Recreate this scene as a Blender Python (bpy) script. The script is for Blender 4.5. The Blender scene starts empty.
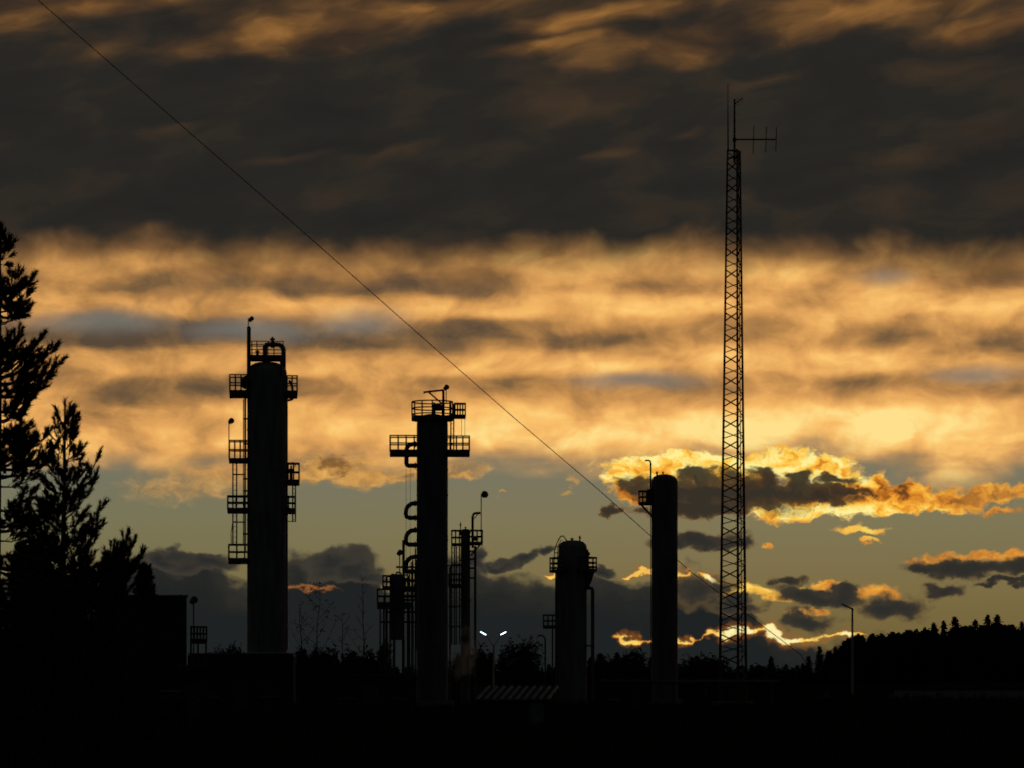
import bpy, bmesh, math, random
from mathutils import Vector, Matrix

# ------------------------------------------------------------------ camera, exposure, sun
S = bpy.context.scene
F = 3000.0            # focal length in picture widths of 1024
HY = 672.0            # picture row of the horizon
CZ = 2.2              # eye height
cam_d = bpy.data.cameras.new('camera'); cam = bpy.data.objects.new('camera', cam_d)
S.collection.objects.link(cam)
cam.location = (0, 0, CZ); cam.rotation_euler = (math.radians(90), 0, 0)
cam_d.sensor_width = 36.0; cam_d.lens = F / 1024 * 36.0
cam_d.shift_y = (HY - 384) / 1024.0
cam_d.clip_start = 0.5; cam_d.clip_end = 20000
S.camera = cam
S.view_settings.view_transform = 'Standard'; S.view_settings.look = 'None'
S.view_settings.exposure = 0.0; S.view_settings.gamma = 1.0
S.view_settings.use_curve_mapping = False

SUN_AZ = math.atan((742 - 512) / F); SUN_EL = math.radians(2.4)
sun_d = bpy.data.lights.new('sun', 'SUN'); sun = bpy.data.objects.new('sun', sun_d)
S.collection.objects.link(sun)
sun_d.energy = 0.15; sun_d.angle = math.radians(3.0); sun_d.color = (1.0, 0.62, 0.28)
sdir = Vector((math.sin(SUN_AZ) * math.cos(SUN_EL), math.cos(SUN_AZ) * math.cos(SUN_EL), math.sin(SUN_EL)))
sun.rotation_euler = sdir.to_track_quat('Z', 'Y').to_euler()

S.cycles.max_bounces = 4; S.cycles.diffuse_bounces = 2; S.cycles.glossy_bounces = 2; S.cycles.volume_bounces = 1
S.cycles.use_adaptive_sampling = True; S.cycles.adaptive_threshold = 0.04; S.cycles.adaptive_min_samples = 5; S.cycles.filter_width = 1.8

# ------------------------------------------------------------------ sky (world shader in azimuth / elevation)
W = bpy.data.worlds.new('World'); S.world = W; W.use_nodes = True
NT = W.node_tree; NT.nodes.clear(); LK = NT.links

def lin(r, g, b):
    f = lambda c: (c / 255 / 12.92) if c <= 10 else ((c / 255 + 0.055) / 1.055) ** 2.4
    return (f(r), f(g), f(b), 1.0)

class N:
    def __init__(s, sock): s.s = sock
    def __add__(a, b): return mth('ADD', a, b)
    def __radd__(a, b): return mth('ADD', b, a)
    def __sub__(a, b): return mth('SUBTRACT', a, b)
    def __rsub__(a, b): return mth('SUBTRACT', b, a)
    def __mul__(a, b): return mth('MULTIPLY', a, b)
    def __rmul__(a, b): return mth('MULTIPLY', b, a)
    def __truediv__(a, b): return mth('DIVIDE', a, b)

def put(sock, v):
    if isinstance(v, N): LK.new(v.s, sock)
    else: sock.default_value = v
def mth(op, *a, clamp=False):
    n = NT.nodes.new('ShaderNodeMath'); n.operation = op; n.use_clamp = clamp
    for i, v in enumerate(a): put(n.inputs[i], v)
    return N(n.outputs[0])
def vmth(op, *a, out=0):
    n = NT.nodes.new('ShaderNodeVectorMath'); n.operation = op
    for i, v in enumerate(a):
        if op == 'SCALE' and i == 1: put(n.inputs['Scale'], v)
        else: put(n.inputs[i], v)
    return N(n.outputs[out])
def sstep(v, lo, hi, a=0.0, b=1.0):
    n = NT.nodes.new('ShaderNodeMapRange'); n.interpolation_type = 'SMOOTHSTEP'
    put(n.inputs['Value'], v)
    for k, x in (('From Min', lo), ('From Max', hi), ('To Min', a), ('To Max', b)): put(n.inputs[k], x)
    return N(n.outputs[0])
def noise(vec, scale=1.0, detail=5.0, rough=0.55, dist=0.0, color=False):
    n = NT.nodes.new('ShaderNodeTexNoise'); n.noise_dimensions = '2D'
    put(n.inputs['Vector'], vec); n.inputs['Scale'].default_value = scale
    n.inputs['Detail'].default_value = detail; n.inputs['Roughness'].default_value = rough
    n.inputs['Distortion'].default_value = dist
    return N(n.outputs['Color' if color else 'Fac'])
def ramp(fac, stops):
    n = NT.nodes.new('ShaderNodeValToRGB'); cr = n.color_ramp
    while len(cr.elements) < len(stops): cr.elements.new(0.5)
    for e, (p, c) in zip(cr.elements, stops): e.position = p; e.color = lin(*c)
    put(n.inputs[0], fac); return N(n.outputs[0])
def mix(f, a, b):
    n = NT.nodes.new('ShaderNodeMix'); n.data_type = 'RGBA'; n.clamp_factor = True
    put(n.inputs[0], f); put(n.inputs[6], a if isinstance(a, N) else lin(*a)); put(n.inputs[7], b if isinstance(b, N) else lin(*b))
    return N(n.outputs[2])
def scale3(vec, x, y, off=(0, 0, 0)):
    return vmth('MULTIPLY_ADD', vec, (x, y, 1.0), off)
def curve(v, pts, lo, hi):                     # 1-D profile over azimuth, values -> float
    ys = [p[1] for p in pts]; y0, y1 = min(ys), max(ys)
    n = NT.nodes.new('ShaderNodeFloatCurve'); c = n.mapping.curves[0]
    pp = [((x - lo) / (hi - lo), (y - y0) / (y1 - y0)) for x, y in pts]
    while len(c.points) < len(pp): c.points.new(0.5, 0.5)
    for q, p in zip(c.points, pp): q.location = p; q.handle_type = 'AUTO_CLAMPED'
    n.mapping.extend = 'HORIZONTAL'; n.mapping.update()
    t = mth('DIVIDE', v - lo, hi - lo, clamp=True)
    put(n.inputs['Value'], t)
    return N(n.outputs[0]) * (y1 - y0) + y0

def sky_uv(px, py):                            # direction angles of a photographed cloud, in units of 1/F rad
    az = math.atan((px - 512) / F); el = math.atan((HY - py) / F * math.cos(az))
    return az * F, el * F

tc = NT.nodes.new('ShaderNodeTexCoord'); D = N(tc.outputs['Generated'])
sx = NT.nodes.new('ShaderNodeSeparateXYZ'); put(sx.inputs[0], D)
U = mth('ARCTAN2', N(sx.outputs[0]), N(sx.outputs[1])) * F
V = mth('ARCSINE', N(sx.outputs[2])) * F
cx = NT.nodes.new('ShaderNodeCombineXYZ'); put(cx.inputs[0], U); put(cx.inputs[1], V)
P = N(cx.outputs[0])
BIAS = Vector((0.5, 0.5, 0.5))
def warp(vec, amp, sxy, detail=4.0, rough=0.55, seed=0.0):
    c = noise(scale3(vec, 1 / sxy[0], 1 / sxy[1], (seed, seed * 1.7, seed)), 1.0, detail, rough, color=True)
    d = vmth('SUBTRACT', c, (0.5, 0.5, 0.5))
    return vmth('MULTIPLY_ADD', d, (amp[0], amp[1], 0.0), vec)
def field(ells, vec, k=0.15, rot=0.0):
    """smooth union of soft ellipses: 1 in the core, 0 on the rim, negative outside"""
    f = None; cr, sr = math.cos(rot), math.sin(rot); g = 2.5
    for (px, py, rx, ry) in ells:
        u, v = sky_uv(px, py)
        if rot: u, v = u * cr + v * sr, -u * sr + v * cr
        n = NT.nodes.new('ShaderNodeTexGradient'); n.gradient_type = 'SPHERICAL'
        n.texture_mapping.vector_type = 'POINT'
        n.texture_mapping.scale = (1 / rx / g, 1 / ry / g, 1.0); n.texture_mapping.translation = (-u / rx / g, -v / ry / g, 0)
        put(n.inputs[0], vec); d = N(n.outputs[1])
        f = d if f is None else mth('SMOOTH_MAX', f, d, k / g)
    return f * g + (1.0 - g)
def rotated(vec, rot):
    cr, sr = math.cos(rot), math.sin(rot)
    a = vmth('DOT_PRODUCT', vec, (cr, sr, 0), out=1); b = vmth('DOT_PRODUCT', vec, (-sr, cr, 0), out=1)
    n = NT.nodes.new('ShaderNodeCombineXYZ'); put(n.inputs[0], a); put(n.inputs[1], b)
    return N(n.outputs[0])
def YV(py): return math.atan((HY - py) / F) * F

# clear air behind the clouds
sk = NT.nodes.new('ShaderNodeTexSky'); sk.sky_type = 'NISHITA'; sk.sun_disc = False
sk.sun_elevation = SUN_EL; sk.sun_rotation = SUN_AZ; sk.air_density = 1.6; sk.dust_density = 2.0; sk.ozone_density = 1.5
nish = vmth('SCALE', N(sk.outputs[0]), 0.06)
grad = ramp(sstep(V, YV(690), YV(440)), [(0.0, (106, 95, 55)), (0.35, (114, 108, 70)), (0.75, (116, 117, 87)), (1.0, (110, 116, 100))])
col = mix(0.04, grad, nish)

P1 = warp(P, (46, 17), (84, 40), 3, 0.4, 3.1)
P2 = warp(P, (56, 34), (34, 22), 4, 0.62, 7.7)

PG = warp(P, (40, 26), (34, 22), 4, 0.55, 2.9)
# --- high broken sheet lit from behind
nA = noise(scale3(P1, 1 / 130, 1 / 46, (4.2, 1.1, 0)), 1.0, 4, 0.5)
nB = noise(scale3(P1, 1 / 70, 1 / 34, (9.2, 6.1, 2)), 1.0, 4, 0.46)
nC = noise(scale3(P1, 1 / 26, 1 / 24, (1.2, 3.1, 5)), 1.0, 4, 0.6)
darks = field([(95, 352, 120, 15), (250, 333, 70, 17), (420, 338, 130, 17), (215, 282, 34, 15), (300, 288, 30, 12),
               (352, 292, 26, 12), (405, 293, 28, 14), (488, 291, 34, 12), (600, 338, 110, 10), (660, 382, 130, 9), (570, 392, 50, 9),
               (890, 382, 110, 7), (1000, 380, 60, 12), (860, 288, 45, 12), (960, 280, 60, 14), (745, 290, 90, 9), (640, 285, 60, 8),
               (880, 338, 40, 9), (985, 345, 60, 10), (160, 392, 70, 11), (255, 385, 60, 9), (120, 285, 50, 14),
               (-160, 345, 150, 16), (1200, 370, 170, 14), (-260, 290, 90, 14), (1230, 290, 100, 16)], P1, 0.3)
blues = field([(250, 330, 60, 12), (355, 322, 45, 12), (640, 380, 60, 9), (885, 276, 28, 10), (100, 322, 70, 10), (980, 375, 40, 8)], P1, 0.3)
lights = field([(700, 425, 330, 36), (330, 405, 320, 26), (960, 440, 180, 20), (560, 262, 300, 26), (930, 315, 160, 26), (720, 330, 420, 110), (150, 262, 160, 18)], P1, 0.5)
s1 = NT.nodes.new('ShaderNodeSeparateXYZ'); put(s1.inputs[0], P1); V1 = N(s1.outputs[1])
rows = curve(V1, [(YV(480), 0.05), (YV(450), 0.1), (YV(432), 0.2), (YV(414), 0.17), (YV(392), -0.1), (YV(382), -0.09), (YV(366), 0.13), (YV(350), -0.04), (YV(334), -0.26), (YV(318), -0.02),
                  (YV(304), 0.13), (YV(286), -0.09), (YV(264), 0.07), (YV(246), -0.04), (YV(226), 0.0)], YV(480), YV(226))
rows = rows * sstep(U, -100, 160, 1.0, 0.6)
t = 0.47 + rows + (nA - 0.5) * 0.40 + (nB - 0.5) * 0.78 + (nC - 0.5) * 0.30
t = t - sstep(darks, -1.3, 0.9) * 0.20 + sstep(lights, -0.3, 0.7) * 0.08 + sstep(U, -350, 300) * 0.12
t = t + sstep(field([(745, 436, 420, 26)], P1, 0.2), -0.3, 1.0) * 0.15
band = ramp(t, [(0.0, (88, 72, 57)), (0.2, (128, 97, 63)), (0.42, (182, 131, 75)), (0.64, (228, 166, 92)), (0.82, (251, 193, 108)), (1.0, (255, 224, 140))])
band = mix(sstep(blues, -0.7, 0.9) * 0.7, band, (122, 120, 112))
ed = curve(U, [(-900, YV(462)), (-512, YV(455)), (-380, YV(462)), (-250, YV(470)), (-100, YV(462)), (20, YV(458)), (110, YV(462)), (300, YV(455)), (420, YV(470)), (512, YV(468)), (900, YV(462))], -900, 900)
a_low = sstep(V - ed + (nB - 0.5) * 40 + (nA - 0.5) * 24, -22, 22)
col = mix(a_low, col, band)

# --- torn peach scraps under the sheet
scr = field([(330, 470, 60, 15), (372, 478, 60, 9), (290, 478, 50, 9), (180, 488, 60, 12), (215, 476, 60, 12), (455, 472, 30, 6), (440, 470, 50, 7)], PG, 0.3)
scr_n = noise(scale3(PG, 1 / 30, 1 / 16), 1.0, 5, 0.6)
col = mix(sstep(scr + (scr_n - 0.5) * 1.4, -0.35, 0.8) * sstep(U, -330, -180, 0.45, 0.85), col, ramp(scr_n, [(0.25, (140, 104, 62)), (0.5, (206, 148, 72)), (0.7, (238, 178, 92))]))
scd = field([(333, 463, 16, 8), (420, 466, 10, 6)], P2, 0.3)
col = mix(sstep(scd, -0.3, 0.7) * 0.8, col, (112, 78, 42))
bit = field([(566, 490, 8, 4), (574, 482, 5, 4), (498, 492, 7, 2)], P2, 0.2)
col = mix(sstep(bit, -0.3, 0.8) * 0.75, col, (196, 148, 78))

# --- dark overcast deck overhead
PD = rotated(P, math.radians(9))
PDw = warp(PD, (110, 36), (150, 70), 3, 0.55, 2.2)
nD = noise(scale3(PDw, 1 / 130, 1 / 46, (3.3, 8.1, 0)), 1.0, 5, 0.5)
nE = noise(scale3(P1, 1 / 74, 1 / 62, (6.3, 2.1, 4)), 1.0, 4, 0.5)
nF = noise(scale3(P, 1 / 150, 1 / 400, (1.3, 5.1, 9)), 1.0, 2, 0.5)
rt = math.radians(9)
wis = field([(300, 28, 120, 20), (90, 6, 120, 10), (430, 4, 120, 14), (690, 40, 80, 16), (620, 12, 110, 12), (880, 4, 130, 18), (560, 44, 60, 8), (1010, 20, 60, 12),
             (1200, -10, 120, 24), (-150, 40, 140, 22), (300, -60, 500, 30), (800, -90, 500, 40)], PDw, 0.3, rt)
wis2 = field([(390, 150, 46, 7), (300, 158, 60, 6), (175, 136, 40, 8), (690, 138, 26, 7), (605, 152, 30, 6), (750, 192, 22, 12), (990, 130, 60, 22), (900, 160, 80, 16), (960, 60, 100, 14), (760, 85, 60, 8), (560, 105, 70, 18)], PDw, 0.3, rt)
w = sstep(wis + (nD - 0.5) * 2.0, -0.7, 1.5)
w2 = sstep(wis2 + (nD - 0.5) * 2.2, -0.4, 1.9)
deck = ramp(nD, [(0.25, (36, 35, 33)), (0.5, (41, 39, 35)), (0.8, (58, 48, 38))])
deck = mix(w2 * 0.36, deck, (104, 76, 46))
deck = mix(w * 0.78, deck, ramp(nD + w * 0.15, [(0.3, (74, 54, 38)), (0.6, (120, 82, 44)), (0.85, (176, 122, 60))]))
dv = V - YV(253) + (nE - 0.5) * 46 + (nF - 0.5) * 44
col = mix(sstep(dv, -46, 0) * 0.5, col, (132, 92, 54))
col = mix(sstep(dv, -34, 22), col, deck)

# --- low bank of dark cloud along the horizon
PB = warp(P, (50, 34), (36, 24), 5, 0.52, 11.3)
top = curve(U, [(-1500, YV(575)), (-900, YV(560)), (-512, YV(572)), (-400, YV(566)), (-372, YV(552)), (-330, YV(552)), (-290, YV(570)), (-255, YV(585)), (-225, YV(560)), (-195, YV(546)), (-165, YV(546)),
                (-135, YV(562)), (-118, YV(590)), (-90, YV(572)), (-40, YV(560)), (-25, YV(574)), (10, YV(574)), (40, YV(580)), (80, YV(572)), (120, YV(578)), (160, YV(572)), (190, YV(566)), (215, YV(580)), (235, YV(598)),
                (262, YV(634)), (300, YV(642)), (345, YV(636)), (380, YV(642)), (420, YV(648)), (512, YV(652)), (900, YV(640)), (1500, YV(600))], -1500, 1500)
sb = NT.nodes.new('ShaderNodeSeparateXYZ'); put(sb.inputs[0], PB)
UB, VB = N(sb.outputs[0]), N(sb.outputs[1])
nG = noise(scale3(PB, 1 / 80, 1 / 34, (2.3, 4.1, 1)), 1.0, 5, 0.55)
bank = top - VB
bcol = ramp(sstep(bank, -6, 54) + 0.06 + (nG - 0.5) * 0.6 + sstep(U, 190, 260) * 0.28, [(0.0, (62, 57, 47)), (0.25, (45, 44, 40)), (0.6, (37, 38, 36)), (1.0, (31, 34, 34))])
col = mix(sstep(bank, -3, 9), col, bcol)
puff = field([(520, 560, 22, 10), (500, 566, 16, 8), (545, 553, 14, 8), (480, 560, 12, 14), (600, 570, 14, 8), (205, 565, 40, 12), (170, 560, 30, 10), (330, 562, 44, 16), (355, 572, 34, 10)], PB, 0.25)
col = mix(sstep(puff, -0.15, 0.3), col, ramp(sstep(puff, 0.0, 0.9), [(0.0, (66, 60, 50)), (1.0, (42, 43, 41))]))
# lit gaps in the bank
sg = NT.nodes.new('ShaderNodeSeparateXYZ'); put(sg.inputs[0], PG); VG = N(sg.outputs[1])
def gold_line(c, pts_y, pts_i, w, wy, shift):
    vc = curve(U, pts_y, -520, 520); it = curve(U, pts_i, -520, 520)
    br = noise(scale3(P, 1 / 26, 1 / 200, shift), 1.0, 4, 0.6)
    it = it * sstep(br, 0.28, 0.72, 0.5, 1.35)
    d = mth('ABSOLUTE', VG - vc) / (it * w + 0.05)
    on = sstep(it, 0.03, 0.3)
    halo = sstep(d, 3.4, 0.6) * on * 0.5
    core_ = sstep(d, 1.35, 0.45) * on
    c = mix(halo, c, (166, 96, 26))
    return mix(core_, c, ramp(it, [(0.2, (226, 150, 56)), (0.8, (255, 214, 104)), (1.0, (255, 240, 170))]))
col = gold_line(col, [(-520, YV(588)), (-220, YV(588)), (-120, YV(588)), (0, YV(574)), (60, YV(574)), (128, YV(574)), (170, YV(572)), (200, YV(580)), (230, YV(590)), (520, YV(600))],
                [(-520, 0), (28, 0), (40, 1), (64, 1), (70, 0), (105, 0), (116, 0.8), (172, 0.9), (182, 0.1), (196, 1), (236, 1), (246, 0), (520, 0)], 3.0, 0, (1, 2, 3))
col = gold_line(col, [(-520, YV(640)), (60, YV(640)), (110, YV(638)), (150, YV(640)), (190, YV(636)), (240, YV(632)), (262, YV(633)), (285, YV(641)), (310, YV(638)), (340, YV(634)), (360, YV(636)), (520, YV(640))],
                [(-520, 0), (98, 0), (106, 0.7), (124, 0.7), (130, 0.2), (140, 0.5), (160, 0.9), (178, 0.8), (186, 0.2), (194, 1), (212, 1.1), (230, 1.2), (262, 1.15), (300, 1.0), (345, 0.8), (360, 0), (520, 0)], 2.6, 0, (4, 2, 3))
slit = field([(316, 588, 24, 4), (296, 588, 12, 3)], P2, 0.3)
col = mix(sstep(slit, -0.2, 0.8) * 0.7, col, (170, 104, 52))

# --- backlit cumulus hiding the sun
gold = field([(632, 474, 34, 18), (668, 468, 40, 18), (700, 466, 36, 16), (745, 472, 46, 16), (788, 466, 30, 16), (815, 472, 40, 18), (850, 492, 50, 20), (900, 494, 44, 14), (800, 508, 56, 12), (870, 506, 60, 12), (950, 502, 40, 9), (1000, 495, 44, 10), (1060, 490, 50, 12), (640, 492, 30, 9)], PG, 0.25)
gn = noise(scale3(PG, 1 / 27, 1 / 20, (3, 1, 7)), 1.0, 7, 0.62)
gf = noise(scale3(PG, 1 / 20, 1 / 15, (1, 4, 2)), 1.0, 5, 0.6)
gm = gold + (gn - 0.5) * 1.7
hot = sstep(field([(690, 462, 150, 24), (820, 470, 60, 18), (830, 512, 110, 10)], P, 0.3), -0.5, 0.6)
gcol = ramp(gf * 1.25 - 0.20 + hot * 0.40 - sstep(gm, 0.1, 0.9) * 0.12, [(0.18, (108, 66, 30)), (0.34, (190, 112, 34)), (0.50, (240, 160, 48)), (0.66, (255, 204, 80)), (0.86, (255, 240, 150))])
gcol = mix(sstep(gm, 0.25, -0.1) * 0.6, gcol, (236, 164, 62))
gcol = mix(sstep(U, 380, 500) * 0.5, gcol, (206, 146, 66))
col = mix(sstep(gm, -0.2, 0.25), col, gcol)
core = field([(705, 494, 52, 17), (755, 494, 56, 18), (805, 493, 48, 14), (668, 491, 34, 13), (636, 486, 20, 9), (845, 490, 24, 7), (606, 511, 10, 5), (700, 510, 60, 8), (765, 478, 16, 12), (798, 480, 14, 10), (838, 480, 22, 6), (700, 478, 26, 10)], PG, 0.3)
cn = noise(scale3(PG, 1 / 26, 1 / 22, (8, 1, 2)), 1.0, 6, 0.6)
cm = core + (cn - 0.5) * 1.5
col = mix(sstep(cm, -0.3, 0.25) * 0.97, col, ramp(sstep(cm, -0.25, 0.6), [(0.0, (140, 92, 42)), (0.3, (84, 62, 38)), (1.0, (50, 44, 36))]))
# --- stray small clouds
g2 = field([(866, 530, 30, 5), (790, 594, 40, 7), (765, 592, 26, 7), (880, 592, 24, 9), (850, 594, 24, 8), (1000, 556, 60, 7), (940, 561, 34, 7), (740, 590, 22, 7), (768, 546, 5, 3), (1000, 512, 26, 5), (828, 586, 18, 6), (868, 541, 10, 3), (808, 612, 22, 4)], PG, 0.2)
hot2 = sstep(field([(765, 592, 70, 16), (866, 530, 40, 10)], P, 0.2), -0.6, 0.7)
col = mix(sstep(g2 + (gn - 0.5) * 0.9, -0.1, 0.45) * 0.92, col, ramp(gn - hot2 * 0.3, [(0.1, (255, 216, 96)), (0.3, (250, 182, 66)), (0.5, (220, 140, 50)), (0.7, (150, 104, 50))]))
d2 = field([(705, 539, 42, 11), (680, 545, 26, 9), (735, 547, 20, 8), (965, 568, 56, 12), (1030, 567, 70, 13), (930, 570, 24, 8), (822, 597, 48, 12), (840, 592, 22, 9), (790, 583, 16, 8), (893, 609, 36, 15), (940, 591, 24, 8), (1005, 584, 34, 4),
            (808, 622, 32, 11), (735, 604, 26, 12), (700, 590, 30, 20), (1180, 600, 60, 12), (-60, 540, 40, 9)], PB, 0.15)
d2 = d2 + (cn - 0.5) * 0.6
col = mix(sstep(d2, -0.2, 0.3), col, ramp(sstep(d2, 0.0, 0.8), [(0.0, (92, 76, 50)), (0.35, (60, 54, 44)), (1.0, (46, 45, 41))]))

# the dusk dims away from the hidden sun
sd = vmth('DOT_PRODUCT', D, tuple(sdir), out=1)
fall = sstep(sd, -0.35, 0.99, 0.5, 1.0)
gnd = sstep(V, -60, 0)
col = mix(sstep(sd, 0.35, 0.93), (44, 47, 50), col)
col = vmth('SCALE', col, fall * (0.15 + gnd * 0.85))
bg = NT.nodes.new('ShaderNodeBackground'); put(bg.inputs[0], col); bg.inputs[1].default_value = 1.0
wo = NT.nodes.new('ShaderNodeOutputWorld'); LK.new(bg.outputs[0], wo.inputs[0])
W.cycles.sampling_method = 'MANUAL'; W.cycles.sample_map_resolution = 512

# ------------------------------------------------------------------ materials
def material(name, base, rough=0.7, metal=0.0, var=0.25, scale=3.0, bump=0.15, second=None, stretch=(1, 1, 1), emit=None, spec=0.5):
    m = bpy.data.materials.new(name); m.use_nodes = True
    nt = m.node_tree; b = nt.nodes['Principled BSDF']
    tc_ = nt.nodes.new('ShaderNodeTexCoord'); mp = nt.nodes.new('ShaderNodeMapping'); mp.inputs['Scale'].default_value = stretch
    nt.links.new(tc_.outputs['Object'], mp.inputs[0])
    nz = nt.nodes.new('ShaderNodeTexNoise'); nz.inputs['Scale'].default_value = scale; nz.inputs['Detail'].default_value = 6
    nt.links.new(mp.outputs[0], nz.inputs['Vector'])
    cr = nt.nodes.new('ShaderNodeValToRGB'); s2 = second or tuple(c * (1 - var) for c in base)
    cr.color_ramp.elements[0].position = 0.35; cr.color_ramp.elements[0].color = (*s2, 1)
    cr.color_ramp.elements[1].position = 0.65; cr.color_ramp.elements[1].color = (*base, 1)
    nt.links.new(nz.outputs['Fac'], cr.inputs[0]); nt.links.new(cr.outputs[0], b.inputs['Base Color'])
    b.inputs['Roughness'].default_value = rough; b.inputs['Metallic'].default_value = metal; b.inputs['Specular IOR Level'].default_value = spec
    if bump:
        bp = nt.nodes.new('ShaderNodeBump'); bp.inputs['Strength'].default_value = bump; bp.inputs['Distance'].default_value = 0.02
        nt.links.new(nz.outputs['Fac'], bp.inputs['Height']); nt.links.new(bp.outputs[0], b.inputs['Normal'])
    if emit:
        b.inputs['Emission Color'].default_value = (*emit[0], 1); b.inputs['Emission Strength'].default_value = emit[1]
    return m
M = {}
M['shell'] = material('weathered_cladding', (0.24, 0.24, 0.23), 0.75, 0.0, second=(0.13, 0.125, 0.115), scale=1.6, stretch=(2, 2, 0.25))
M['shell_b'] = material('dark_painted_shell', (0.16, 0.16, 0.15), 0.7, second=(0.09, 0.085, 0.075), scale=1.4, stretch=(2, 2, 0.3))
M['steel'] = material('painted_steel', (0.10, 0.09, 0.085), 0.7, second=(0.06, 0.05, 0.045), scale=6)
M['pipe'] = material('pipe_lagging', (0.16, 0.15, 0.145), 0.7, second=(0.10, 0.09, 0.08), scale=5)
M['rust'] = material('red_lead_paint', (0.20, 0.055, 0.035), 0.75, second=(0.11, 0.04, 0.03), scale=8)
M['zinc'] = material('galvanised_steel', (0.42, 0.43, 0.43), 0.55, 0.3, scale=9)
M['concrete'] = material('concrete', (0.30, 0.29, 0.27), 0.9, scale=4, spec=0.0)
M['wall'] = material('dull_render', (0.07, 0.066, 0.06), 0.9, second=(0.045, 0.042, 0.038), scale=1.5, spec=0.0)
M['roof'] = material('bitumen_roof', (0.07, 0.07, 0.07), 0.9, scale=3, spec=0.0)
M['sheet'] = material('corrugated_sheet', (0.24, 0.25, 0.255), 0.6, 0.2, second=(0.13, 0.12, 0.11), scale=2.5)
M['glass'] = material('window_glass', (0.03, 0.035, 0.04), 0.1, bump=0)
M['ground'] = material('dark_gravel_ground', (0.034, 0.033, 0.027), 0.95, second=(0.02, 0.021, 0.016), scale=0.35, bump=0.4, spec=0.0)
M['road'] = material('worn_asphalt', (0.07, 0.068, 0.066), 0.9, second=(0.045, 0.044, 0.043), scale=0.6, bump=0.2, spec=0.0)
M['needle'] = material('pine_needles', (0.040, 0.058, 0.026), 0.8, second=(0.022, 0.034, 0.016), scale=1.2, bump=0, spec=0.0)
M['leaf'] = material('shrub_leaves', (0.045, 0.062, 0.022), 0.8, second=(0.025, 0.036, 0.014), scale=1.2, bump=0, spec=0.0)
M['bark'] = material('bark', (0.085, 0.062, 0.046), 0.95, second=(0.045, 0.034, 0.026), scale=8, bump=0.5, stretch=(2, 2, 0.5), spec=0.0)
M['far'] = material('spruce_foliage', (0.030, 0.044, 0.022), 0.9, second=(0.018, 0.027, 0.014), scale=0.5, bump=0, spec=0.0)
M['lamp_on'] = material('lit_lamp_glass', (0.8, 0.85, 0.9), 0.3, bump=0, emit=((0.62, 0.85, 1.0), 6.0))
M['lamp_off'] = material('lamp_glass', (0.25, 0.26, 0.27), 0.25, bump=0)

# ------------------------------------------------------------------ mesh helpers
COL = S.collection
class MB:
    def __init__(s): s.v = []; s.f = []; s.smooth = []
    def add(s, vs, fs, sm=False):
        o = len(s.v); s.v += [tuple(v) for v in vs]; s.f += [tuple(i + o for i in f) for f in fs]; s.smooth += [sm] * len(fs); return s
    def box(s, x0, x1, y0, y1, z0, z1):
        vs = [(x, y, z) for z in (z0, z1) for y in (y0, y1) for x in (x0, x1)]
        return s.add(vs, [(0, 2, 3, 1), (4, 5, 7, 6), (0, 1, 5, 4), (2, 6, 7, 3), (0, 4, 6, 2), (1, 3, 7, 5)])
    def tube(s, pts, r, n=6, closed=False):
        pts = [Vector(p) for p in pts]; rs = r if isinstance(r, (list, tuple)) else [r] * len(pts)
        rings = []; up = None
        for i, p in enumerate(pts):
            a = pts[max(i - 1, 0)] if not closed else pts[i - 1]
            b = pts[min(i + 1, len(pts) - 1)] if not closed else pts[(i + 1) % len(pts)]
            d = (b - a).normalized()
            if up is None: up = d.orthogonal().normalized()
            up = (up - d * up.dot(d)).normalized() if (up - d * up.dot(d)).length > 1e-6 else d.orthogonal().normalized()
            w = d.cross(up)
            rings.append([p + (up * math.cos(2 * math.pi * k / n) + w * math.sin(2 * math.pi * k / n)) * rs[i] for k in range(n)])
        vs = [v for ring in rings for v in ring]; fs = []
        m = len(pts)
        for i in range(m if closed else m - 1):
            j = (i + 1) % m
            for k in range(n):
                l = (k + 1) % n; fs.append((i * n + k, i * n + l, j * n + l, j * n + k))
        if not closed: fs += [tuple(range(n))[::-1], tuple((m - 1) * n + k for k in range(n))]
        return s.add(vs, fs, n > 5)
    def lathe(s, prof, n=40, c=(0, 0)):
        vs = []; fs = []
        for (r, z) in prof:
            vs += [(c[0] + r * math.cos(2 * math.pi * k / n), c[1] + r * math.sin(2 * math.pi * k / n), z) for k in range(n)]
        for i in range(len(prof) - 1):
            for k in range(n):
                l = (k + 1) % n; fs.append((i * n + k, i * n + l, (i + 1) * n + l, (i + 1) * n + k))
        fs += [tuple(range(n))[::-1], tuple((len(prof) - 1) * n + k for k in range(n))]
        return s.add(vs, fs, True)
    def build(s, name, mat, parent=None, loc=None):
        me = bpy.data.meshes.new(name); me.from_pydata(s.v, [], s.f)
        me.polygons.foreach_set('use_smooth', s.smooth); me.materials.append(mat if not isinstance(mat, str) else M[mat])
        if any(s.smooth) and not all(s.smooth) or len(s.f) < 4000:
            try: me.set_sharp_from_angle(angle=math.radians(40))
            except Exception: pass
        o = bpy.data.objects.new(name, me); COL.objects.link(o)
        if parent is not None: o.parent = parent
        if loc is not None: o.location = loc
        return o
def empty(name, loc, label, cat, group=None):
    o = bpy.data.objects.new(name, None); COL.objects.link(o); o.location = loc; o.empty_display_size = 0.5
    return tag(o, label, cat, group)
def tag(o, label, cat, group=None):
    o['label'] = label; o['category'] = cat
    if group: o['group'] = group
    return o
def structure(o): o['kind'] = 'structure'; return o
def copy_tree(o, parent=None):
    c = o.copy(); COL.objects.link(c); c.parent = parent
    for ch in list(o.children):
        copy_tree(ch, c)
    return c
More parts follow.
